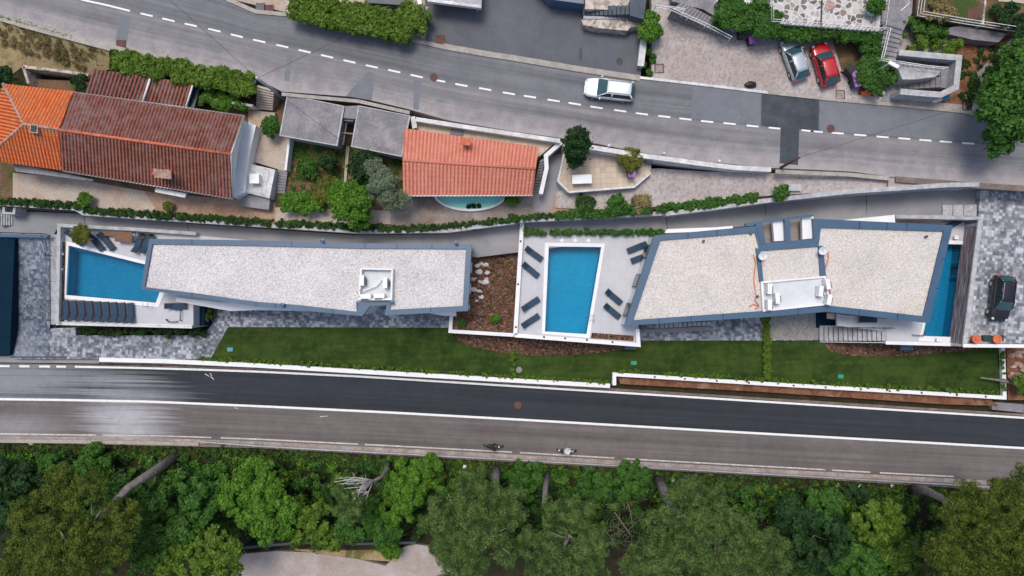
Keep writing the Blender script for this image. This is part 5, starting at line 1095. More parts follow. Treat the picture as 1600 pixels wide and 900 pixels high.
obj('roof_slab', MB().prism(PP([(820, -40), (912, -40), (912, 6), (860, -1)], 9.4), 7.5), 'coping', label='blue-grey roof edge at the top of the asphalt court', cat='roof')
wall([(1006, 62), (1001, 103)], 8.3, 7.4, .45, 'stone', 'short stone wall between asphalt court and ivy strip', coping='offwhite')
hedge('ivy clump growing over the corner beside the railed stairs', [(1014, 20), (1018, 40), (1012, 60)], 9.2, 8, 1.5, 'leaf_bright', 9000, .12, .4, 'ivy', cat='ivy', step=.2)
hedge('narrow grassy strip between asphalt court and gravel parking', [(1014, 62), (1014, 116)], 7.75, 7.5, .9, 'leaf_mid', 4500, .09, .2, 'grass_strip', cat='grass strip', step=.2)
for x, y, ln, wd in ((907, 85, 1.2, .25), (968, 96, .7, .45)):
    p = P(x, y, ZS + .018); obj('oil_stain', MB().lathe(p, [(ln / 2, 0), (0, .001)], 14, wd / ln * 1.3, 1), 'black', kind='structure')
# gravel parking
ground('ground', [(1018, 40), (1018, 122), (1100, 132), (1200, 144), (1310, 156), (1530, 178), (1700, 200), (1700, -60), (1018, -60)], ZS + .05, 6.5, 'gravel')
obj('soil', MB().sheet(PP([(1340, 148), (1520, 165), (1520, 120), (1600, 40), (1500, 40), (1470, 90), (1350, 100)], ZS + .06)), 'soil', kind='structure')
obj('soil', MB().sheet(PP([(1300, 60), (1345, 70), (1345, 115), (1315, 110)], ZS + .065)), 'earth', kind='structure')
ground('path', [(1384, 122), (1405, 128), (1403, 160), (1378, 158)], ZS + .09, 7, 'concrete_dark')
# upper terraces
ground('ground', [(1045, -60), (1110, -60), (1200, -60), (1200, 44), (1150, 45), (1100, 15), (1050, 2)], 8.6, 7, 'concrete_dark')
hedge('dark leafy mass left of the crazy-paved terrace', [(1125, 12), (1160, 28), (1200, 12), (1198, 52)], 9.9, 8, 2.0, 'leaf_mid', 24000, .13, .45, 'shrub_row', cat='shrubs', step=.16)
hedge('climbing greenery hanging below the crazy-paved terrace over the cars', [(1205, 43), (1240, 50), (1300, 46), (1370, 55)], 9.4, 8.2, 1.0, 'leaf_mid', 24000, .13, .36, 'climber', cat='climbing plant', step=.09)
hedge('tall green bush mass between red car and zigzag stairs', [(1362, 60), (1368, 88), (1360, 112), (1360, 132), (1395, 112)], 9.0, 7.6, 1.5, 'leaf_mid', 32000, .13, .45, 'shrub_row', cat='shrubs', step=.14)
cz = thing('paved_terrace', 'crazy-paved stone terrace at the top right behind white railing', 'terrace', P(1290, 20, 8))
obj('terrace_slab', MB().prism(PP([(1203, -60), (1384, -60), (1374, 49), (1203, 36)], 9.8), 7.5), 'crazy', cz)
obj('joint', MB().prism(PP([(1284, -20), (1286.5, -20), (1284, 40), (1281.5, 40)], 9.81), 9.7), 'black', cz)
railing('white railing round the crazy-paved terrace', [(1201, -20), (1202, 37), (1374, 51), (1382, -10)], 9.8, 1.0, 'white_metal', .35, bars=1, r=.025)
obj('pot_lid', MB().lathe(P(1297, 9, 9.82), [(.4, 0), (.4, .03), (0, .03)]), 'ridge_old', label='round brown cover set in the crazy paving', cat='cover'); obj('parasol_base', MB().box(P(1361, 20, 9.87), (.45, .45, .12)).box(P(1361, 20, 9.95), (.1, .1, .1)), 'white', label='small white square slab on the crazy paving', cat='slab')
bush('small bush on the top right corner of the crazy paving', 1368, 8, 9.8, 10.6, 12, 'leaf_mid', 3000)
wall([(1120, 0), (1205, 6)], 9.6, 8, .3, 'white', 'white top edge wall left of the crazy-paved terrace'); 
flight('long flight of steps beside white double handrail', (1140, 62), (1144, 44), (1050, 14), (1066, 2), 7.7, 9.6, 17, 'concrete_dark')
railing('white double handrail along the long flight of steps', [(1138, 64, 8), (1100, 44, 8.6), (1044, 19, 9.4), (1022, 15, 9.5)], 0, 1.0, 'white_metal', 2.0, bars=1); railing('short white rail frame at the head of the long steps', [(1043, 14), (1067, 18), (1064, 26)], 9.6, .6, 'white_metal')
# zigzag stairs
obj('ground', MB().prism(PP([(1384, -60), (1430, -60), (1425, 20), (1410, 50), (1398, 96), (1372, 96), (1376, 50)], 8.9), 7), 'concrete_dark', kind='structure')
flight('upper grey steps behind the street lamp', (1374, 92), (1399, 96), (1384, 30), (1412, 40), 8.95, 9.8, 8, 'concrete_dark')
flight('middle run of the zigzag stairs inside the pale walls', (1404, 97), (1404, 115), (1470, 104), (1470, 118), 9.0, 8.3, 9, 'concrete_dark', 7)
flight('lower run of the zigzag stairs inside the pale walls', (1470, 120), (1470, 136), (1402, 124), (1402, 140), 8.3, 7.6, 8, 'concrete_dark', 7)
obj('landing', MB().prism(PP([(1470, 103), (1490, 104), (1488, 137), (1470, 137)], 8.3), 7), 'concrete_dark', label='grey landing at the turn of the zigzag stairs', cat='landing')
wall([(1405, 82), (1450, 86), (1499, 90), (1494, 136), (1470, 148), (1407, 143)], 9.3, 7, .38, 'concrete_wall', 'pale rendered wall wrapping the zigzag stairs', coping='concrete_wall')
obj('stair_spine', MB().prism(PP([(1402, 104), (1470, 111), (1462, 120), (1430, 124), (1410, 124)], 9.2), 7.4), 'concrete_wall', label='pale wedge wall between the two stair runs', cat='wall')
railing('white handrail from the street lamp along the zigzag stairs', [(1372, 97), (1400, 101), (1440, 107), (1472, 110)], 9.3, .8, 'white_metal', 2); railing('white handrail beside the upper grey steps', [(1383, 50), (1372, 95)], 9.2, .9, 'white_metal', 2)
railing('white bent rail at the top beside the steps', [(1406, -4), (1415, 9), (1402, 21)], 9.9, .6, 'white_metal')
# top right terraces
ground('ground', [(1432, -60), (1700, -60), (1700, 60), (1620, 52), (1500, 34), (1432, 26)], 9.2, 7, 'earth')
railing('long white railing along the top right terrace', [(1437, -10), (1432, 25), (1500, 37), (1600, 52)], 9.2, 1.0, 'white_metal', 1.6, bars=2); ground('path', [(1460, 48), (1500, 40), (1575, 52), (1560, 66), (1520, 62)], 8.6, 7, 'concrete_dark')
obj('rug', MB().prism(PP([(1512, 14), (1540, 6), (1538, 24), (1512, 35)], 9.23), 9.1), 'rust', label='dark red mat lying on the top right terrace', cat='mat')
wall([(1540, 0), (1536, 38)], 9.5, 8, .15, 'stone', 'thin stone divider on the top right terrace'); ground('path', [(1560, -20), (1640, -20), (1640, 12), (1590, 4), (1560, 2)], 9.3, 8, 'concrete_warm')
hedge('green shrubs under the long white railing at the top right', [(1415, 30), (1440, 38), (1480, 42)], 8.9, 7.8, 1.2, 'leaf_mid', 9000, .12, .35, 'shrub_row', cat='shrubs'); hedge('mossy shrubs above the zigzag stairs', [(1412, 66), (1450, 68), (1500, 78)], 8.6, 7.6, 1.4, 'leaf_hedge', 10000, .11, .32, 'shrub_row', cat='shrubs')
bush('patch of low plants on the top right terrace left part', 1470, 12, 9.2, 9.4, 26, 'leaf_dry', 3500, .1); bush('dark green shrubs behind the thin stone divider', 1575, 24, 9.2, 9.8, 24, 'leaf_dark', 6000)
C = [(*P(random.uniform(1500, 1560), random.uniform(70, 165), ZS + .1)[:], .3) for _ in range(60)]; leaves_mesh('ground_cover', C, 5000, .1, 'leaf_ivy', None, kind='stuff', squash=.4)
for k, (x, y, m, lab) in enumerate(((1353, 145, 'orange', 'orange rubbish bag under the green bush mass'), (1372, 146, 'white', 'white rubbish bag under the green bush mass'), (1474, 152, 'cyan', 'blue tarpaulin bundle below the zigzag stairs wall'), (1462, 156, 'white', 'small white bag below the zigzag stairs wall'), (1172, 133, 'black', 'black rubbish bag on the gravel parking edge'))):
    p = P(x, y, ZS + .06); mb = MB().lathe(p, [(.25, 0), (.42, .12), (.35, .3), (.1, .4)], 10, 1.3, .7); mb.v = [(v[0] + random.uniform(-.05, .05), v[1] + random.uniform(-.05, .05), v[2]) for v in mb.v]; obj('rubbish_bag', mb, m, label=lab, cat='bag')
tree('tree', 'big dark broadleaf tree at the right edge over the street', P(1590, 150, ZS), [(1575, 170, 12, 48, 90, .8), (1610, 120, 12.5, 50, 60, .8), (1560, 215, 11, 26, 30, .6), (1555, 130, 10.5, 22, 24, .6)], 'leaf_mid', 42000, .17, (.3, .15))
tree('tree', 'dark tree at the top right corner', P(1600, 80, ZS), [(1605, 75, 11.5, 36, 50, .7)], 'leaf_dark', 14000, .15, (.25, .1))

# poles, lamps, cables
def pole(label, base, top, r, m, name='utility_pole', cat='pole', head=None):
    t = thing(name, label, cat, base); obj('pole', MB().tube([base, top], [r, r * .75], 8), m, t, smooth=True)
    if head: d = (head - top).normalized(); obj('arm', MB().tube([top, head], .05, 6), m, t); obj('lamp_head', MB().box(head, (.9, .3, .14), math.atan2(d.y, d.x)), 'white_metal', t)
    return t
pole('grey utility pole at the street corner of the left garage', P(446, 156, 5), P(401, 121, 12), .16, 'concrete_wall')
pole('grey street lamp pole standing in the asphalt court corner', P(671, 37, 7.5), P(656, 3, 13), .08, 'steel', 'street_lamp', 'street lamp', P(655, -2, 13.2))
pole('rusty dark pole leaning by the dark asphalt patch', P(1220, 262, 7.5), P(1249, 246, 11.5), .13, 'rust')
pole('street lamp with white head beside the zigzag stairs', P(1356, 118, 7.5), P(1390, 99, 11.2), .08, 'steel', 'street_lamp', 'street lamp', P(1396, 101, 11.3))
def cable(label, a, b, sag=.4):
    pts = [a.lerp(b, k / 12) - Vector((0, 0, sag * math.sin(math.pi * k / 12))) for k in range(13)]; obj('cable', MB().tube(pts, .015, 5), 'black', label=label, cat='cable')
cable('dark overhead cable crossing the upper street at the left', P(402, 122, 11.8), P(250, -14, 13.5)); cable('thin cable from the grey pole rising to the right over the street', P(402, 122, 11.8), P(660, -8, 13)); cable('thin cable from the rusty pole running right over the street', P(1249, 246, 11.4), P(1620, 130, 13)); cable('thin cable crossing the left garage roof', P(402, 122, 11.6), P(560, 240, 6.5), .1)

# ------------------------------------------------------------------ vehicles
def car_paint(name, c, met=0., rough=.22):
    t = NT(name); t.b.inputs['Coat Weight'].default_value = .7; return t.out(t.mix(1.0, c, t.ramp(t.noise(1.5, 3), [(.3, .93), (.7, 1.05)]), 'MULTIPLY'), rough, .5, met)
def make_car(label, loc, heading, L, W, Ht, paint, kind='hatch', roofm=None):
    """x axis forward"""
    t = thing('car', label, 'car', loc); t.rotation_euler = (0, 0, heading); h = L / 2; w = W / 2
    zh = Ht * .58; zb = Ht * .62
    st = [(-h, .78, .5, zb * .8), (-h * .97, .9, .3, zb * .95), (-h * .8, .97, .2, zb), (-h * .45, 1, .2, zb), (0, 1, .2, zb), (h * .32, 1, .2, zb * .99), (h * .5, .985, .2, zh), (h * .78, .95, .2, zh * .93), (h * .94, .84, .25, zh * .84), (h, .66, .4, zh * .7)]
    if kind == 'wagon': st[0] = (-h, .86, .4, zb * .8)
    vs = []; fs = []
    for (x, wf, z0, z1) in st:
        hw = w * wf
        sec = [(0, z0), (hw * .8, z0), (hw * .97, z0 + .12), (hw, (z0 + z1) / 2), (hw * .97, z1 - .1), (hw * .86, z1 - .01), (hw * .5, z1 + .02), (0, z1 + .03)]
        sec += [(-a, b) for a, b in sec[-2:0:-1]]
        vs += [(x, a, b) for a, b in sec]
    n = 14
    for i in range(len(st) - 1):
        for k in range(n): fs.append((i * n + k, i * n + (k + 1) % n, (i + 1) * n + (k + 1) % n, (i + 1) * n + k))
    fs += [tuple(range(n)), tuple((len(st) - 1) * n + k for k in range(n))[::-1]]
    body = obj('body', MB().add(vs, fs), paint, t, local=True, smooth=True); s = body.modifiers.new('smooth', 'SUBSURF'); s.levels = s.render_levels = 2
    xr = {'hatch': -h * .97, 'wagon': -h * .98, 'suv': -h * .93}[kind]; xf = h * .5; r0 = {'hatch': -h * .72, 'wagon': -h * .82, 'suv': -h * .72}[kind]; r1 = h * .14
    bz, tz = zb - .03, Ht; bw, tw = w * .87, w * .66
    def roofpt(x, y, dz=0): return (x, y, tz - .05 * (abs(y) / tw) ** 2 - .03 * ((x - (r0 + r1) / 2) / (r1 - r0) * 2) ** 2 + dz)
    mb = MB(); g = [roofpt(r0 + (r1 - r0) * i / 6, tw * (j / 4 - 1) * (1 - .05 * (i == 0)), .004) for i in range(7) for j in range(9)]
    mb.add(g, [(i * 9 + j, (i + 1) * 9 + j, (i + 1) * 9 + j + 1, i * 9 + j + 1) for i in range(6) for j in range(8)])
    rf = obj('roof', mb, roofm or paint, t, local=True, smooth=True); s = rf.modifiers.new('t', 'SOLIDIFY'); s.thickness = .04; s.offset = -1
    def glass(name, q, par=t, m='glass'):
        k = 6; vs = []; a, b, c, d = [Vector(v) for v in q]
        for i in range(k + 1):
            for j in range(k + 1):
                u, v = i / k, j / k; p = a.lerp(b, u).lerp(d.lerp(c, u), v); n_ = (b - a).cross(d - a).normalized(); n_ = -n_ if n_.z < 0 else n_; vs.append(p + n_ * .05 * (1 - (2 * u - 1) ** 2))
        obj(name, MB().add(vs, [(i * (k + 1) + j, (i + 1) * (k + 1) + j, (i + 1) * (k + 1) + j + 1, i * (k + 1) + j + 1) for i in range(k) for j in range(k)]), m, par, local=True, smooth=True)
    e = .0
    glass('windscreen', [(xf, -bw * .92, zh + .0), (xf, bw * .92, zh + .0), (r1, tw * .95, tz - .07), (r1, -tw * .95, tz - .07)], t, 'windscreen')
    glass('rear_window', [(xr, bw * .86, bz + .05), (xr, -bw * .86, bz + .05), (r0, -tw * .9, tz - .09), (r0, tw * .9, tz - .09)], t, 'windscreen')
    for sg in (1, -1):
        q = [(xf - .05, sg * bw, bz), (xr + .2, sg * bw, bz), (r0 + .05, sg * tw, tz - .06), (r1, sg * tw, tz - .06)]
        obj('side_window', MB().add(q, [(0, 1, 2, 3)]), 'glass', t, local=True)
        pil = MB()
        for (xa, xb) in ((xf - .02, r1), (h * -.08, h * -.1), (xr + .06, r0)):
            ww = .06 if xa != xf - .02 else .045
            pil.tube([(xa, sg * (bw + .005), bz), (xb, sg * (tw + .01), tz - .05)], ww, 6)
        pil.tube([(r0, sg * tw, tz - .05), (r1, sg * tw, tz - .05)], .035, 6)
        obj('pillar', pil, paint, t, local=True, smooth=True)
        mr = MB().lathe((xf - .28, sg * (w + .08), zb + .02), [(.03, -.07), (.1, -.05), (.11, .05), (.03, .08)], 8, .6, 1.1); obj('wing_mirror', mr, paint, t, local=True, smooth=True)
        obj('headlight', MB().lathe((h * .9, sg * w * .66, zh * .76), [(.05, -.08), (.17, -.04), (.17, .06), (.05, .1)], 10, 1, .8), 'clear_light', t, local=True, smooth=True)
        obj('tail_light', MB().box((-h * .955, sg * w * .77, zb * .86), (.14, .26, .24)), 'red_light', t, local=True)
        for x in (-h * .6, h * .64):
            wh = obj('wheel', MB().tube([(x, sg * (w - .2), .31), (x, sg * (w - .01), .31)], .31, 18), 'rubber', t, local=True); obj('rim', MB().tube([(x, sg * (w - .06), .31), (x, sg * (w + .005), .31)], .2, 12), 'steel', wh, local=True)
    if kind in ('wagon', 'suv'):
        for sg in (1, -1): obj('roof_rail', MB().tube([(r0 + .1, sg * tw * .9, tz), (r0 + .3, sg * tw * .92, tz + .06), (r1 - .3, sg * tw * .92, tz + .06), (r1 - .1, sg * tw * .9, tz)], .022, 6), 'dark_metal' if kind == 'wagon' else 'steel', t, local=True)
    obj('bumper', MB().box((h * .985, 0, .36), (.1, W * .6, .2)).box((-h * .985, 0, .38), (.1, W * .72, .22)), 'black' if kind == 'suv' else paint, t, local=True)
    return t
def head(a, b): d = (Vector((b[0], -b[1])) - Vector((a[0], -a[1]))); return math.atan2(d.y, d.x)
make_car('white estate car driving along the upper street', P(951, 143, ZS + .01), head((990, 148), (913, 139)), 4.35, 1.78, 1.5, car_paint('white_paint', (.72, .76, .78)), 'wagon')
make_car('silver hatchback parked on the gravel beside the red car', P(1237, 96, ZS + .06), head((1246, 121), (1228, 72)), 3.75, 1.6, 1.42, car_paint('silver_paint', (.4, .46, .5), .3), 'hatch')
make_car('red hatchback parked on the gravel beside the silver car', P(1284, 104, ZS + .06), head((1292, 131), (1276, 77)), 3.8, 1.68, 1.42, car_paint('red_paint', (.42, .012, .016)), 'hatch')
make_car('black car with silver roof rails on the paved parking', P(1557, 466, 5.31), head((1561, 432), (1553, 498)), 4.15, 1.82, 1.55, car_paint('black_paint', (.012, .009, .012), 0, .15), 'suv')

def skin_person(name, label, joints, edges, radii, m, parent_loc, rz, clothes=None):
    me = bpy.data.meshes.new(name); me.from_pydata(joints, edges, []); o = bpy.data.objects.new(name, me); COL.objects.link(o); o.location = parent_loc; o.rotation_euler = (0, 0, rz); me.materials.append(M[m])
    s = o.modifiers.new('skin', 'SKIN'); lay = me.skin_vertices[0] if me.skin_vertices else None
    if lay is None:
        me.attributes
    for i, r in enumerate(radii): me.skin_vertices[0].data[i].radius = (r, r * .85)
    me.skin_vertices[0].data[0].use_root = True; s.use_smooth_shade = True
    ss = o.modifiers.new('sub', 'SUBSURF'); ss.levels = ss.render_levels = 1
    return setprops(o, label, 'person')
def motorbike(label, plabel, x, y, cloth, tank):
    loc = P(x, y, .005); rz = head((0, 0), (100, 5)); t = thing('motorcycle', label, 'motorcycle', loc); t.rotation_euler = (0, 0, rz)
    for xx in (-.68, .68):
        w_ = obj('wheel', MB().tube([(xx, -.06, .31), (xx, .06, .31)], .31, 18), 'rubber', t, local=True); obj('rim', MB().tube([(xx, -.065, .31), (xx, .065, .31)], .2, 12), 'steel', w_, local=True)
    obj('frame', MB().tube([(-.68, 0, .32), (-.3, 0, .45), (.1, 0, .4), (.35, 0, .7), (.62, 0, .5)], [.06, .14, .16, .1, .05], 8).tube([(.66, .07, .31), (.42, .07, .9)], .03).tube([(.66, -.07, .31), (.42, -.07, .9)], .03), 'dark_metal', t, local=True, smooth=True)
    obj('fuel_tank', MB().lathe((.18, 0, .7), [(.05, -.1), (.17, 0), (.17, .1), (.05, .2)], 12, 1.7, 1), tank, t, local=True, smooth=True)
    obj('seat', MB().lathe((-.35, 0, .74), [(.05, -.05), (.16, 0), (.16, .06), (.02, .09)], 12, 2.2, 1), 'black', t, local=True, smooth=True)
    obj('handlebar', MB().tube([(.26, .36, .95), (.4, .22, .98), (.42, 0, .95), (.4, -.22, .98), (.26, -.36, .95)], .02, 6), 'dark_metal', t, local=True)
    obj('headlight', MB().lathe((.56, 0, .78), [(.04, -.08), (.1, 0), (.04, .08)], 10), 'clear_light', t, local=True)
    obj('rear_fender', MB().tube([(-.55, 0, .7), (-.85, 0, .6)], [.09, .05], 8), tank, t, local=True)
    J = [(-.3, 0, .92), (-.22, 0, 1.12), (-.08, 0, 1.36), (-.02, 0, 1.46), (.04, 0, 1.56), (.05, 0, 1.64), (-.05, .19, 1.36), (.1, .3, 1.16), (.3, .33, 1.0), (-.05, -.19, 1.36), (.1, -.3, 1.16), (.3, -.33, 1.0), (-.25, .13, .86), (.14, .22, .74), (-.02, .2, .36), (.12, .2, .3), (-.25, -.13, .86), (.14, -.22, .74), (-.02, -.2, .36), (.12, -.2, .3)]
    E = [(0, 1), (1, 2), (2, 3), (3, 4), (4, 5), (2, 6), (6, 7), (7, 8), (2, 9), (9, 10), (10, 11), (0, 12), (12, 13), (13, 14), (14, 15), (0, 16), (16, 17), (17, 18), (18, 19)]
    Rd = [.16, .16, .16, .07, .1, .08, .08, .06, .045, .08, .06, .045, .1, .08, .06, .05, .1, .08, .06, .05]
    pr = skin_person('person', plabel, J, E, Rd, cloth, loc, rz)
    he = obj('helmet', MB().lathe((.05, 0, 1.6), [(.08, -.12), (.14, -.05), (.15, .03), (.11, .11), (.03, .15)], 14), 'white_metal' if cloth == 'cloth_white' else 'black', pr, local=True, smooth=True)
    obj('visor', MB().box((.17, 0, 1.6), (.05, .18, .08)), 'glass', pr, local=True)
motorbike('dark motorcycle on the lower road, left of the pale one', 'rider in dark clothes leaning forward on the dark motorcycle', 771, 695, 'cloth_dark', M['dark_metal'])
motorbike('pale motorcycle on the lower road, right of the dark one', 'rider in white top leaning forward on the pale motorcycle', 885, 702, 'cloth_white', M['white_metal'])

# pots on the parking parapet
for x, lab in ((1519, 'left orange pot standing by the parking parapet'), (1551, 'right orange pot standing by the parking parapet')):
    p = P(x, 529, 5.3); t = thing('plant_pot', lab, 'pot', p); obj('pot', MB().lathe(p, [(.26, 0), (.36, .55), (.4, .6), (.4, .66), (.33, .66), (.3, .6)], 18), 'orange', t, smooth=False); obj('pot_filling', MB().lathe(p + Vector((0, 0, .6)), [(.32, 0), (0, .02)], 14), 'ridge', t)
obj('planter_box', MB().box(P(1542, 528, 5.5), (.8, .5, .4)).box(P(1542, 528, 5.72), (.7, .4, .06)), plain('dark_green_plastic', (.01, .05, .05), .5), label='dark green box between the two orange pots', cat='box'); obj('planter_box', MB().box(P(1561, 528, 5.5), (.55, .5, .4)).box(P(1561, 528, 5.72), (.45, .4, .06)), 'black', label='black box right of the right orange pot', cat='box')
obj('white_box', MB().box(P(1467, 531, ZT + .2), (.38, .32, .35)).box(P(1467, 531, ZT + .4), (.42, .36, .04)), 'white', label='small white box on the lower rim of the right pool', cat='box'); obj('white_box', MB().box(P(1494, 371, ZT + .15), (.3, .3, .28)).box(P(1494, 371, ZT + .3), (.34, .34, .04)), 'white', label='small white box above the top of the right pool', cat='box')
# rocky corner at the far right
ground('soil', [(1573, 540), (1640, 540), (1640, 625), (1575, 625)], .5, -.5, 'soil')
for k in range(16):
    p = P(random.uniform(1576, 1600), random.uniform(545, 590), .5); mb = MB().lathe(p, [(.2, 0), (.32, .12), (.2, .3), (.05, .34)], 7, 1.2, .8); mb.v = [(v[0] + random.uniform(-.08, .08), v[1] + random.uniform(-.08, .08), v[2]) for v in mb.v]; obj('rock', mb, 'ridge_old', label='brown rubble stone beyond the right lawn wall', cat='rock', group='rubble stones beyond the lawn wall')
hedge('thin ivy on the right end wall of the lawn', [(1568, 545), (1569, 612)], 1.3, .7, .25, 'leaf_hedge', 1800, .08, .16, 'ivy', cat='ivy')
bush('yellow-green shrub at the right edge beside the lower road', 1596, 600, .5, 1.8, 14, 'leaf_hedge', 4000)
obj('log', MB().tube(PP([(1532, 590, 1.5), (1560, 594, 1.5), (1590, 600, 1.2)], 0), [.08, .12, .16], 8), 'bark', label='fallen brown branch across the end of the lawn wall', cat='branch', smooth=True)
ground('pavement', [(1550, 628), (1600, 632), (1600, 645), (1550, 640)], .2, -.5, 'concrete_dark')

# ------------------------------------------------------------------ below the lower road
gr = [(310, 690), (400, 697), (600, 708), (800, 718.5), (1000, 730), (1200, 741), (1400, 752.5), (1560, 762)]
t = thing('guardrail', 'long galvanised guardrail along the lower edge of the lower road', 'guardrail', P(900, 725, 0))
gp = PP(gr, .7); obj('beam', wall_mb([p + Vector((0, 0, .0)) for p in gp], .1, .42), 'steel', t)
x = 320
while x < 1560:
    y = resample(gr, [x])[0][1]; p = P(x, y, .7); obj('post', MB().box((p.x, p.y - .08, .2), (.08, .1, .95)), 'steel', t); x += 38
wall([(-20, 689), (120, 690), (310, 694)], .2, -1, .35, 'kerb', 'low crumbling stone kerb at the lower left road edge')
ground('gravel_path', [(270, 930), (310, 893), (345, 875), (385, 865), (430, 861), (480, 863), (530, 868), (570, 876), (602, 884), (618, 872), (630, 855), (650, 850), (675, 855), (700, 868), (722, 885), (735, 930)], -3.9, -6, 'gravel_path')
obj('path_edge', wall_mb(PP([(380, 856), (470, 848), (560, 850), (650, 848)], -2.6), .25, -5), 'dark_metal', label='dark low wall above the gravel path at the bottom', cat='wall')
ground('grass_bank', [(455, 858), (540, 860), (630, 858), (620, 878), (560, 874), (500, 866)], -3.85, -5, 'dry')
def slope_z(p): return ZF(p[0], p[1])
C = []
while len(C) < 2700:
    x = random.uniform(-15, 1615); e = resample(gr, [x])[0][1] if x > 310 else 690; y = e + 4 + abs(random.gauss(0, 1)) * 90
    if y > 915 or (270 < x < 980 and y > 846): continue
    p = P(x, y, -1.5); z = slope_z(p); p = P(x, y, z); d = y - e; r = random.uniform(.35, .75) * (1 if d > 22 else .5)
    if d < 15 and random.random() < .35: continue
    C.append((p.x, p.y, z + r * .6 + (random.random() ** 2 * 2.6 if d > 30 else 0), r))
random.shuffle(C); a = len(C) // 3
leaves_mesh('undergrowth', C[:a], 95000, .12, 'leaf_mid', None, kind='stuff'); leaves_mesh('undergrowth', C[a:a + a // 2], 42000, .12, 'leaf_dark', None, kind='stuff'); leaves_mesh('undergrowth', C[a + a // 2:2 * a], 42000, .13, 'leaf_ivy', None, kind='stuff'); leaves_mesh('undergrowth', C[2 * a:2 * a + a // 2], 45000, .12, 'leaf_bright', None, kind='stuff'); leaves_mesh('undergrowth', C[2 * a + a // 2:], 40000, .12, 'leaf_hedge', None, kind='stuff')
C = [(*P(x, (resample(gr, [x])[0][1] if x > 310 else 690) + random.uniform(4, 24), -.45)[:], .22) for x in np.random.default_rng(3).uniform(0, 1560, 1300) if rng.random() > .45 * (x > 1050)]
C = [(q[0], q[1], slope_z(q) + .1, q[3]) for q in C]
leaves_mesh('verge_grass', C, 60000, .1, 'leaf_verge', None, kind='stuff', squash=.4)
def bl(label, bx, by, crowns, leaf, n, size=.16, **kw):
    crowns = [(a, b_, c, d, int(k * 1.15), rc * .8) for a, b_, c, d, k, rc in crowns]
    b = P(bx, by, -2); b.z = slope_z(b); b = P(bx, by, b.z); return tree('broadleaf_tree', label, b, crowns, leaf, n, size, (.15, .06), **kw)
bl('dark green spreading tree right of the leftmost pine', 300, 775, [(285, 795, 3, 62, 80, .75), (250, 850, 2.5, 45, 40, .7), (330, 760, 2, 35, 30, .6)], 'leaf_mid', 40000)
bl('bright lime tree right of the dark spreading tree', 405, 775, [(400, 745, 3, 30, 30, .6), (420, 800, 3.5, 48, 60, .7), (375, 780, 3, 30, 25, .6)], 'leaf_bright', 32000)
bl('mid-green tree at the bottom edge beside the gravel path', 330, 840, [(335, 865, 3.5, 46, 50, .7), (280, 885, 3, 35, 25, .7)], 'leaf_hedge', 22000)
bl('dark thicket tree at the left edge below the road', 40, 760, [(30, 760, 1.5, 48, 50, .6), (10, 810, 1.5, 35, 25, .6)], 'leaf_dark', 20000)
bl('leafy green shrub tree below the kerb left of the bare trunk', 150, 725, [(150, 722, .8, 30, 30, .5), (80, 725, .6, 26, 24, .5)], 'leaf_mid', 14000, .13)
bl('bright tree between lime tree and white dead branches', 480, 810, [(480, 815, 2, 40, 40, .6), (515, 850 - 14, 1.2, 24, 20, .5)], 'leaf_hedge', 18000)
bl('green tree under the white dead branches', 560, 805, [(560, 812, 1.8, 38, 40, .6), (600, 825, 1.6, 30, 24, .6)], 'leaf_mid', 18000)
bl('bright shrubby tree right of the white dead branches', 640, 755, [(635, 755, 1.6, 38, 45, .55), (670, 735, 1, 26, 24, .5), (620, 795, 1.8, 28, 24, .55)], 'leaf_bright', 22000)
bl('small round bush on the gravel path edge', 612, 862, [(612, 860, -2.4, 14, 16, .4)], 'leaf_bright', 4000)
bl('dark leafy shrub below the guardrail between the two middle trunks', 940, 755, [(930, 755, 1, 28, 28, .5), (985, 750, 1.4, 32, 34, .5)], 'leaf_mid', 17000, .13)
bl('green shrub tree between the two middle pines', 820, 745, [(820, 745, 1, 28, 28, .5)], 'leaf_mid', 9000, .13)
bl('deep green tree right of the widest pine', 1275, 830, [(1270, 840, 3, 55, 60, .7), (1235, 800, 2.5, 30, 24, .6)], 'leaf_dark', 24000)
bl('light-topped tree below the red and white marker', 1290, 780, [(1285, 790, 2.6, 34, 36, .55)], 'leaf_mid', 14000)
bl('yellow-green tree left of the rightmost pine', 1375, 810, [(1370, 812, 3.2, 40, 44, .6), (1400, 850, 3, 34, 30, .6)], 'leaf_hedge', 20000)
bl('dark tree at the bottom edge left of the rightmost pine', 1350, 865, [(1340, 880, 2.5, 44, 40, .7)], 'leaf_mid', 15000)
bl('small dark round bush below the guardrail near the marker', 1335, 772, [(1337, 774, .6, 17, 18, .4)], 'leaf_dark', 5000, .12)
def pine(label, bx, by, crowns, leaf, n, via=None, r=.32, **kw):
    b = P(bx, by, -.7); via = [P(*v) for v in via] if via else None
    return tree('pine_tree', label, b, crowns, leaf, int(n * 1.25), .12, (r, r * .5), aspect=.2, via=via, fill=.35, wh=9, tuft=True, **kw)
pine('olive-green pine with long leaning bare trunk at the left', 277, 711, [(118, 760, 10.5, 42, 40, .8), (65, 815, 10, 45, 42, .8), (110, 860, 10, 60, 65, .85), (170, 835, 9.5, 45, 40, .8), (192, 802, 9, 26, 20, .7), (40, 880, 9, 45, 30, .8)], 'leaf_pine', 95000, [(240, 737, 4), (200, 762, 8)], .5)
pine('rounded pine with short trunk at the centre', 776, 731, [(735, 775, 9.5, 50, 45, .75), (700, 815, 10, 42, 42, .75), (760, 840, 10.5, 55, 60, .8), (795, 790, 9.5, 30, 26, .7), (720, 870, 9.5, 45, 36, .8)], 'leaf_pine2', 85000, [(775, 745, 3.5), (774, 765, 7)], .42)
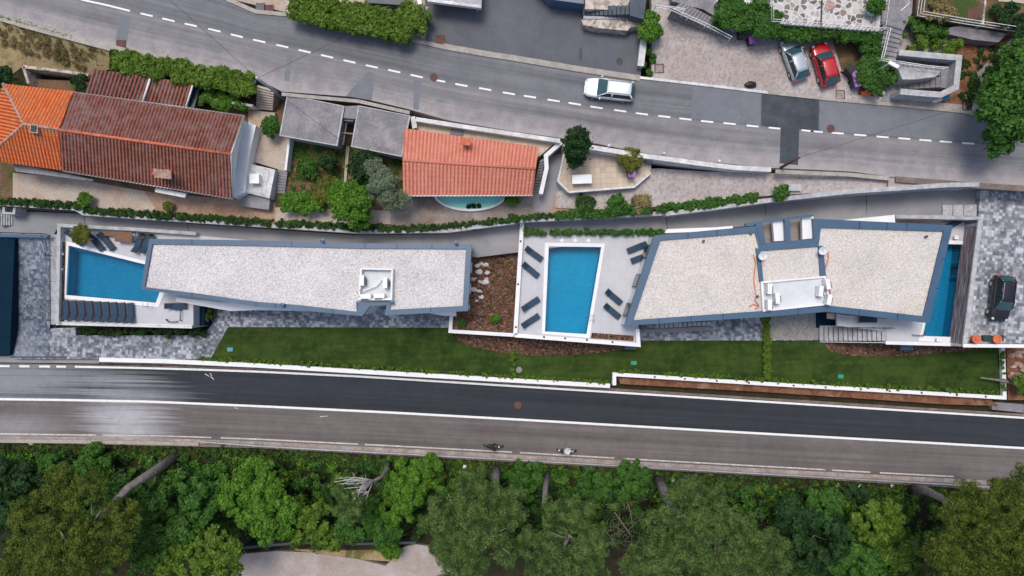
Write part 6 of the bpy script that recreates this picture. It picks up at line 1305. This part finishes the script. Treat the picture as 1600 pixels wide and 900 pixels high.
pine('pale pine just right of the central pine', 856, 737, [(885, 800, 9, 40, 38, .7), (900, 850, 9.5, 50, 50, .75), (850, 860, 9, 42, 36, .75), (920, 890, 9, 36, 20, .7)], 'leaf_pine2', 60000, [(852, 765, 4), (850, 790, 7)], .32)
pine('widest pine with thick trunk right of centre', 1027, 748, [(1085, 800, 11, 50, 50, .8), (1040, 850, 11, 55, 55, .85), (1130, 850, 11, 65, 75, .9), (1190, 870, 10, 45, 36, .8), (1010, 885, 10, 40, 26, .8), (1100, 775, 9.5, 32, 24, .6)], 'leaf_pine2', 100000, [(1040, 772, 4), (1057, 805, 8)], .56)
pine('large dark pine at the right edge', 1425, 762, [(1500, 800, 10, 55, 55, .8), (1560, 830, 11, 70, 80, .9), (1480, 860, 10.5, 50, 45, .8), (1590, 770, 10, 40, 30, .8), (1540, 890, 10, 55, 40, .8)], 'leaf_pine', 100000, [(1448, 767, 3.5), (1470, 778, 6)], .5)
# half-dead pine
b = P(607, 720, -.7); t = thing('dead_pine', 'half-dead pine with bleached white branches and thin foliage', 'tree', b)
obj('trunk', MB().tube([b, P(604, 735, 2.5), P(596, 745, 4.5), P(583, 752, 6.2)], [.24, .2, .17, .13], 8), 'bark', t, smooth=True)
db = MB(); random.seed(11)
for k in range(16):
    p = P(583 + random.uniform(0, 4), 751, 6.1); q = P(583 - random.uniform(15, 62), 752 + random.uniform(-8, 30), 7.5 + random.uniform(-1, 1.5)); m_ = p.lerp(q, .5) + Vector((random.uniform(-.4, .4), random.uniform(-.4, .4), .3))
    db.tube([p, m_, q], [.07, .045, .02], 5)
    for _ in range(2): db.tube([m_, m_.lerp(q, .6) + Vector((random.uniform(-.7, .7), random.uniform(-.7, .7), .2))], [.035, .012], 4)
obj('branch', db, 'deadwood', t, smooth=True)
leaves_mesh('crown', crown_clumps(P(545, 785, 7.5), 1.7, 1.5, .9, 18, .5), 6000, .14, 'leaf_pine2', t, .18)
# dead wood and litter on the slope
for i, (pts, lab) in enumerate((([(243, 745, 2), (240, 755, 2.2), (233, 764, 2.4)], 'short pale dead branch right of the leaning trunk'), ([(975, 765, .5), (985, 800, .6), (990, 830, 1)], 'bare dead stem between the pale and widest pine'), ([(960, 800, .4), (985, 835, .8), (975, 845, 1)], 'bare grey branch low between the two pines'), ([(1425, 850, 4), (1432, 846, 4.3), (1430, 858, 4.2)], 'pale dead twig left of the rightmost pine'))):
    obj('dead_branch', MB().tube(PP(pts, 0), [.06, .04, .02], 6), 'twig', label=lab, cat='branch', smooth=True)
dbm = MB()
for k in range(70):
    x, y = random.uniform(935, 990), random.uniform(765, 860); p = P(x, y, random.uniform(-1, .6)); a = random.uniform(-.6, .6) + random.choice((0, 1.6)); L = random.uniform(.8, 2.4); pts = [p]
    for j in range(4): a += random.uniform(-.4, .4); pts.append(pts[-1] + Vector((math.cos(a), math.sin(a), random.uniform(-.2, .35))) * L / 4)
    dbm.tube(pts, [.025, .02, .016, .012, .006], 4)
obj('brushwood', dbm, 'twig', kind='stuff')
p = P(27, 698, -.5); obj('litter_frame', MB().ring([p + Vector(v) for v in ((-.5, .2, 0), (.2, .45, 0), (.5, -.2, 0), (-.2, -.45, 0))], [p + Vector(v) for v in ((-.4, .15, 0), (.15, .35, 0), (.4, -.15, 0), (-.15, -.35, 0))], .06), 'white_metal', label='discarded white frame lying below the kerb at the left', cat='rubbish')
for x, y, s, lab in ((49, 691, .3, 'white lump of rubble beside the discarded frame'), (726, 729, .28, 'white scrap on the slope below the guardrail centre'), (1050, 750, .3, 'pale stone beside the thick pine trunk'), (1308, 758, .2, 'small white scrap below the guardrail at the right')):
    p = P(x, y, -.5); mb = MB().lathe(p, [(s * .7, 0), (s, s * .4), (s * .5, s * .8), (s * .1, s * .85)], 7); obj('rubble', mb, 'white', label=lab, cat='rubble')
p = P(1391, 758, -.5); t = thing('marker_cone', 'small red and white marker below the guardrail', 'marker', p)
obj('cone', MB().lathe(p, [(.25, 0), (.18, .3), (.1, .6), (.03, .8)], 12), 'rust', t); obj('band', MB().lathe(p + Vector((0, 0, .35)), [(.175, 0), (.13, .18)], 12), 'white', t)
obj('dead_branch', MB().tube(PP([(1345, 757, .2), (1340, 762, .5), (1341, 772, .7), (1346, 778, .4)], 0), [.05, .1, .12, .05], 7), 'deadwood', label='curved bleached branch above the small dark round bush', cat='branch', smooth=True)
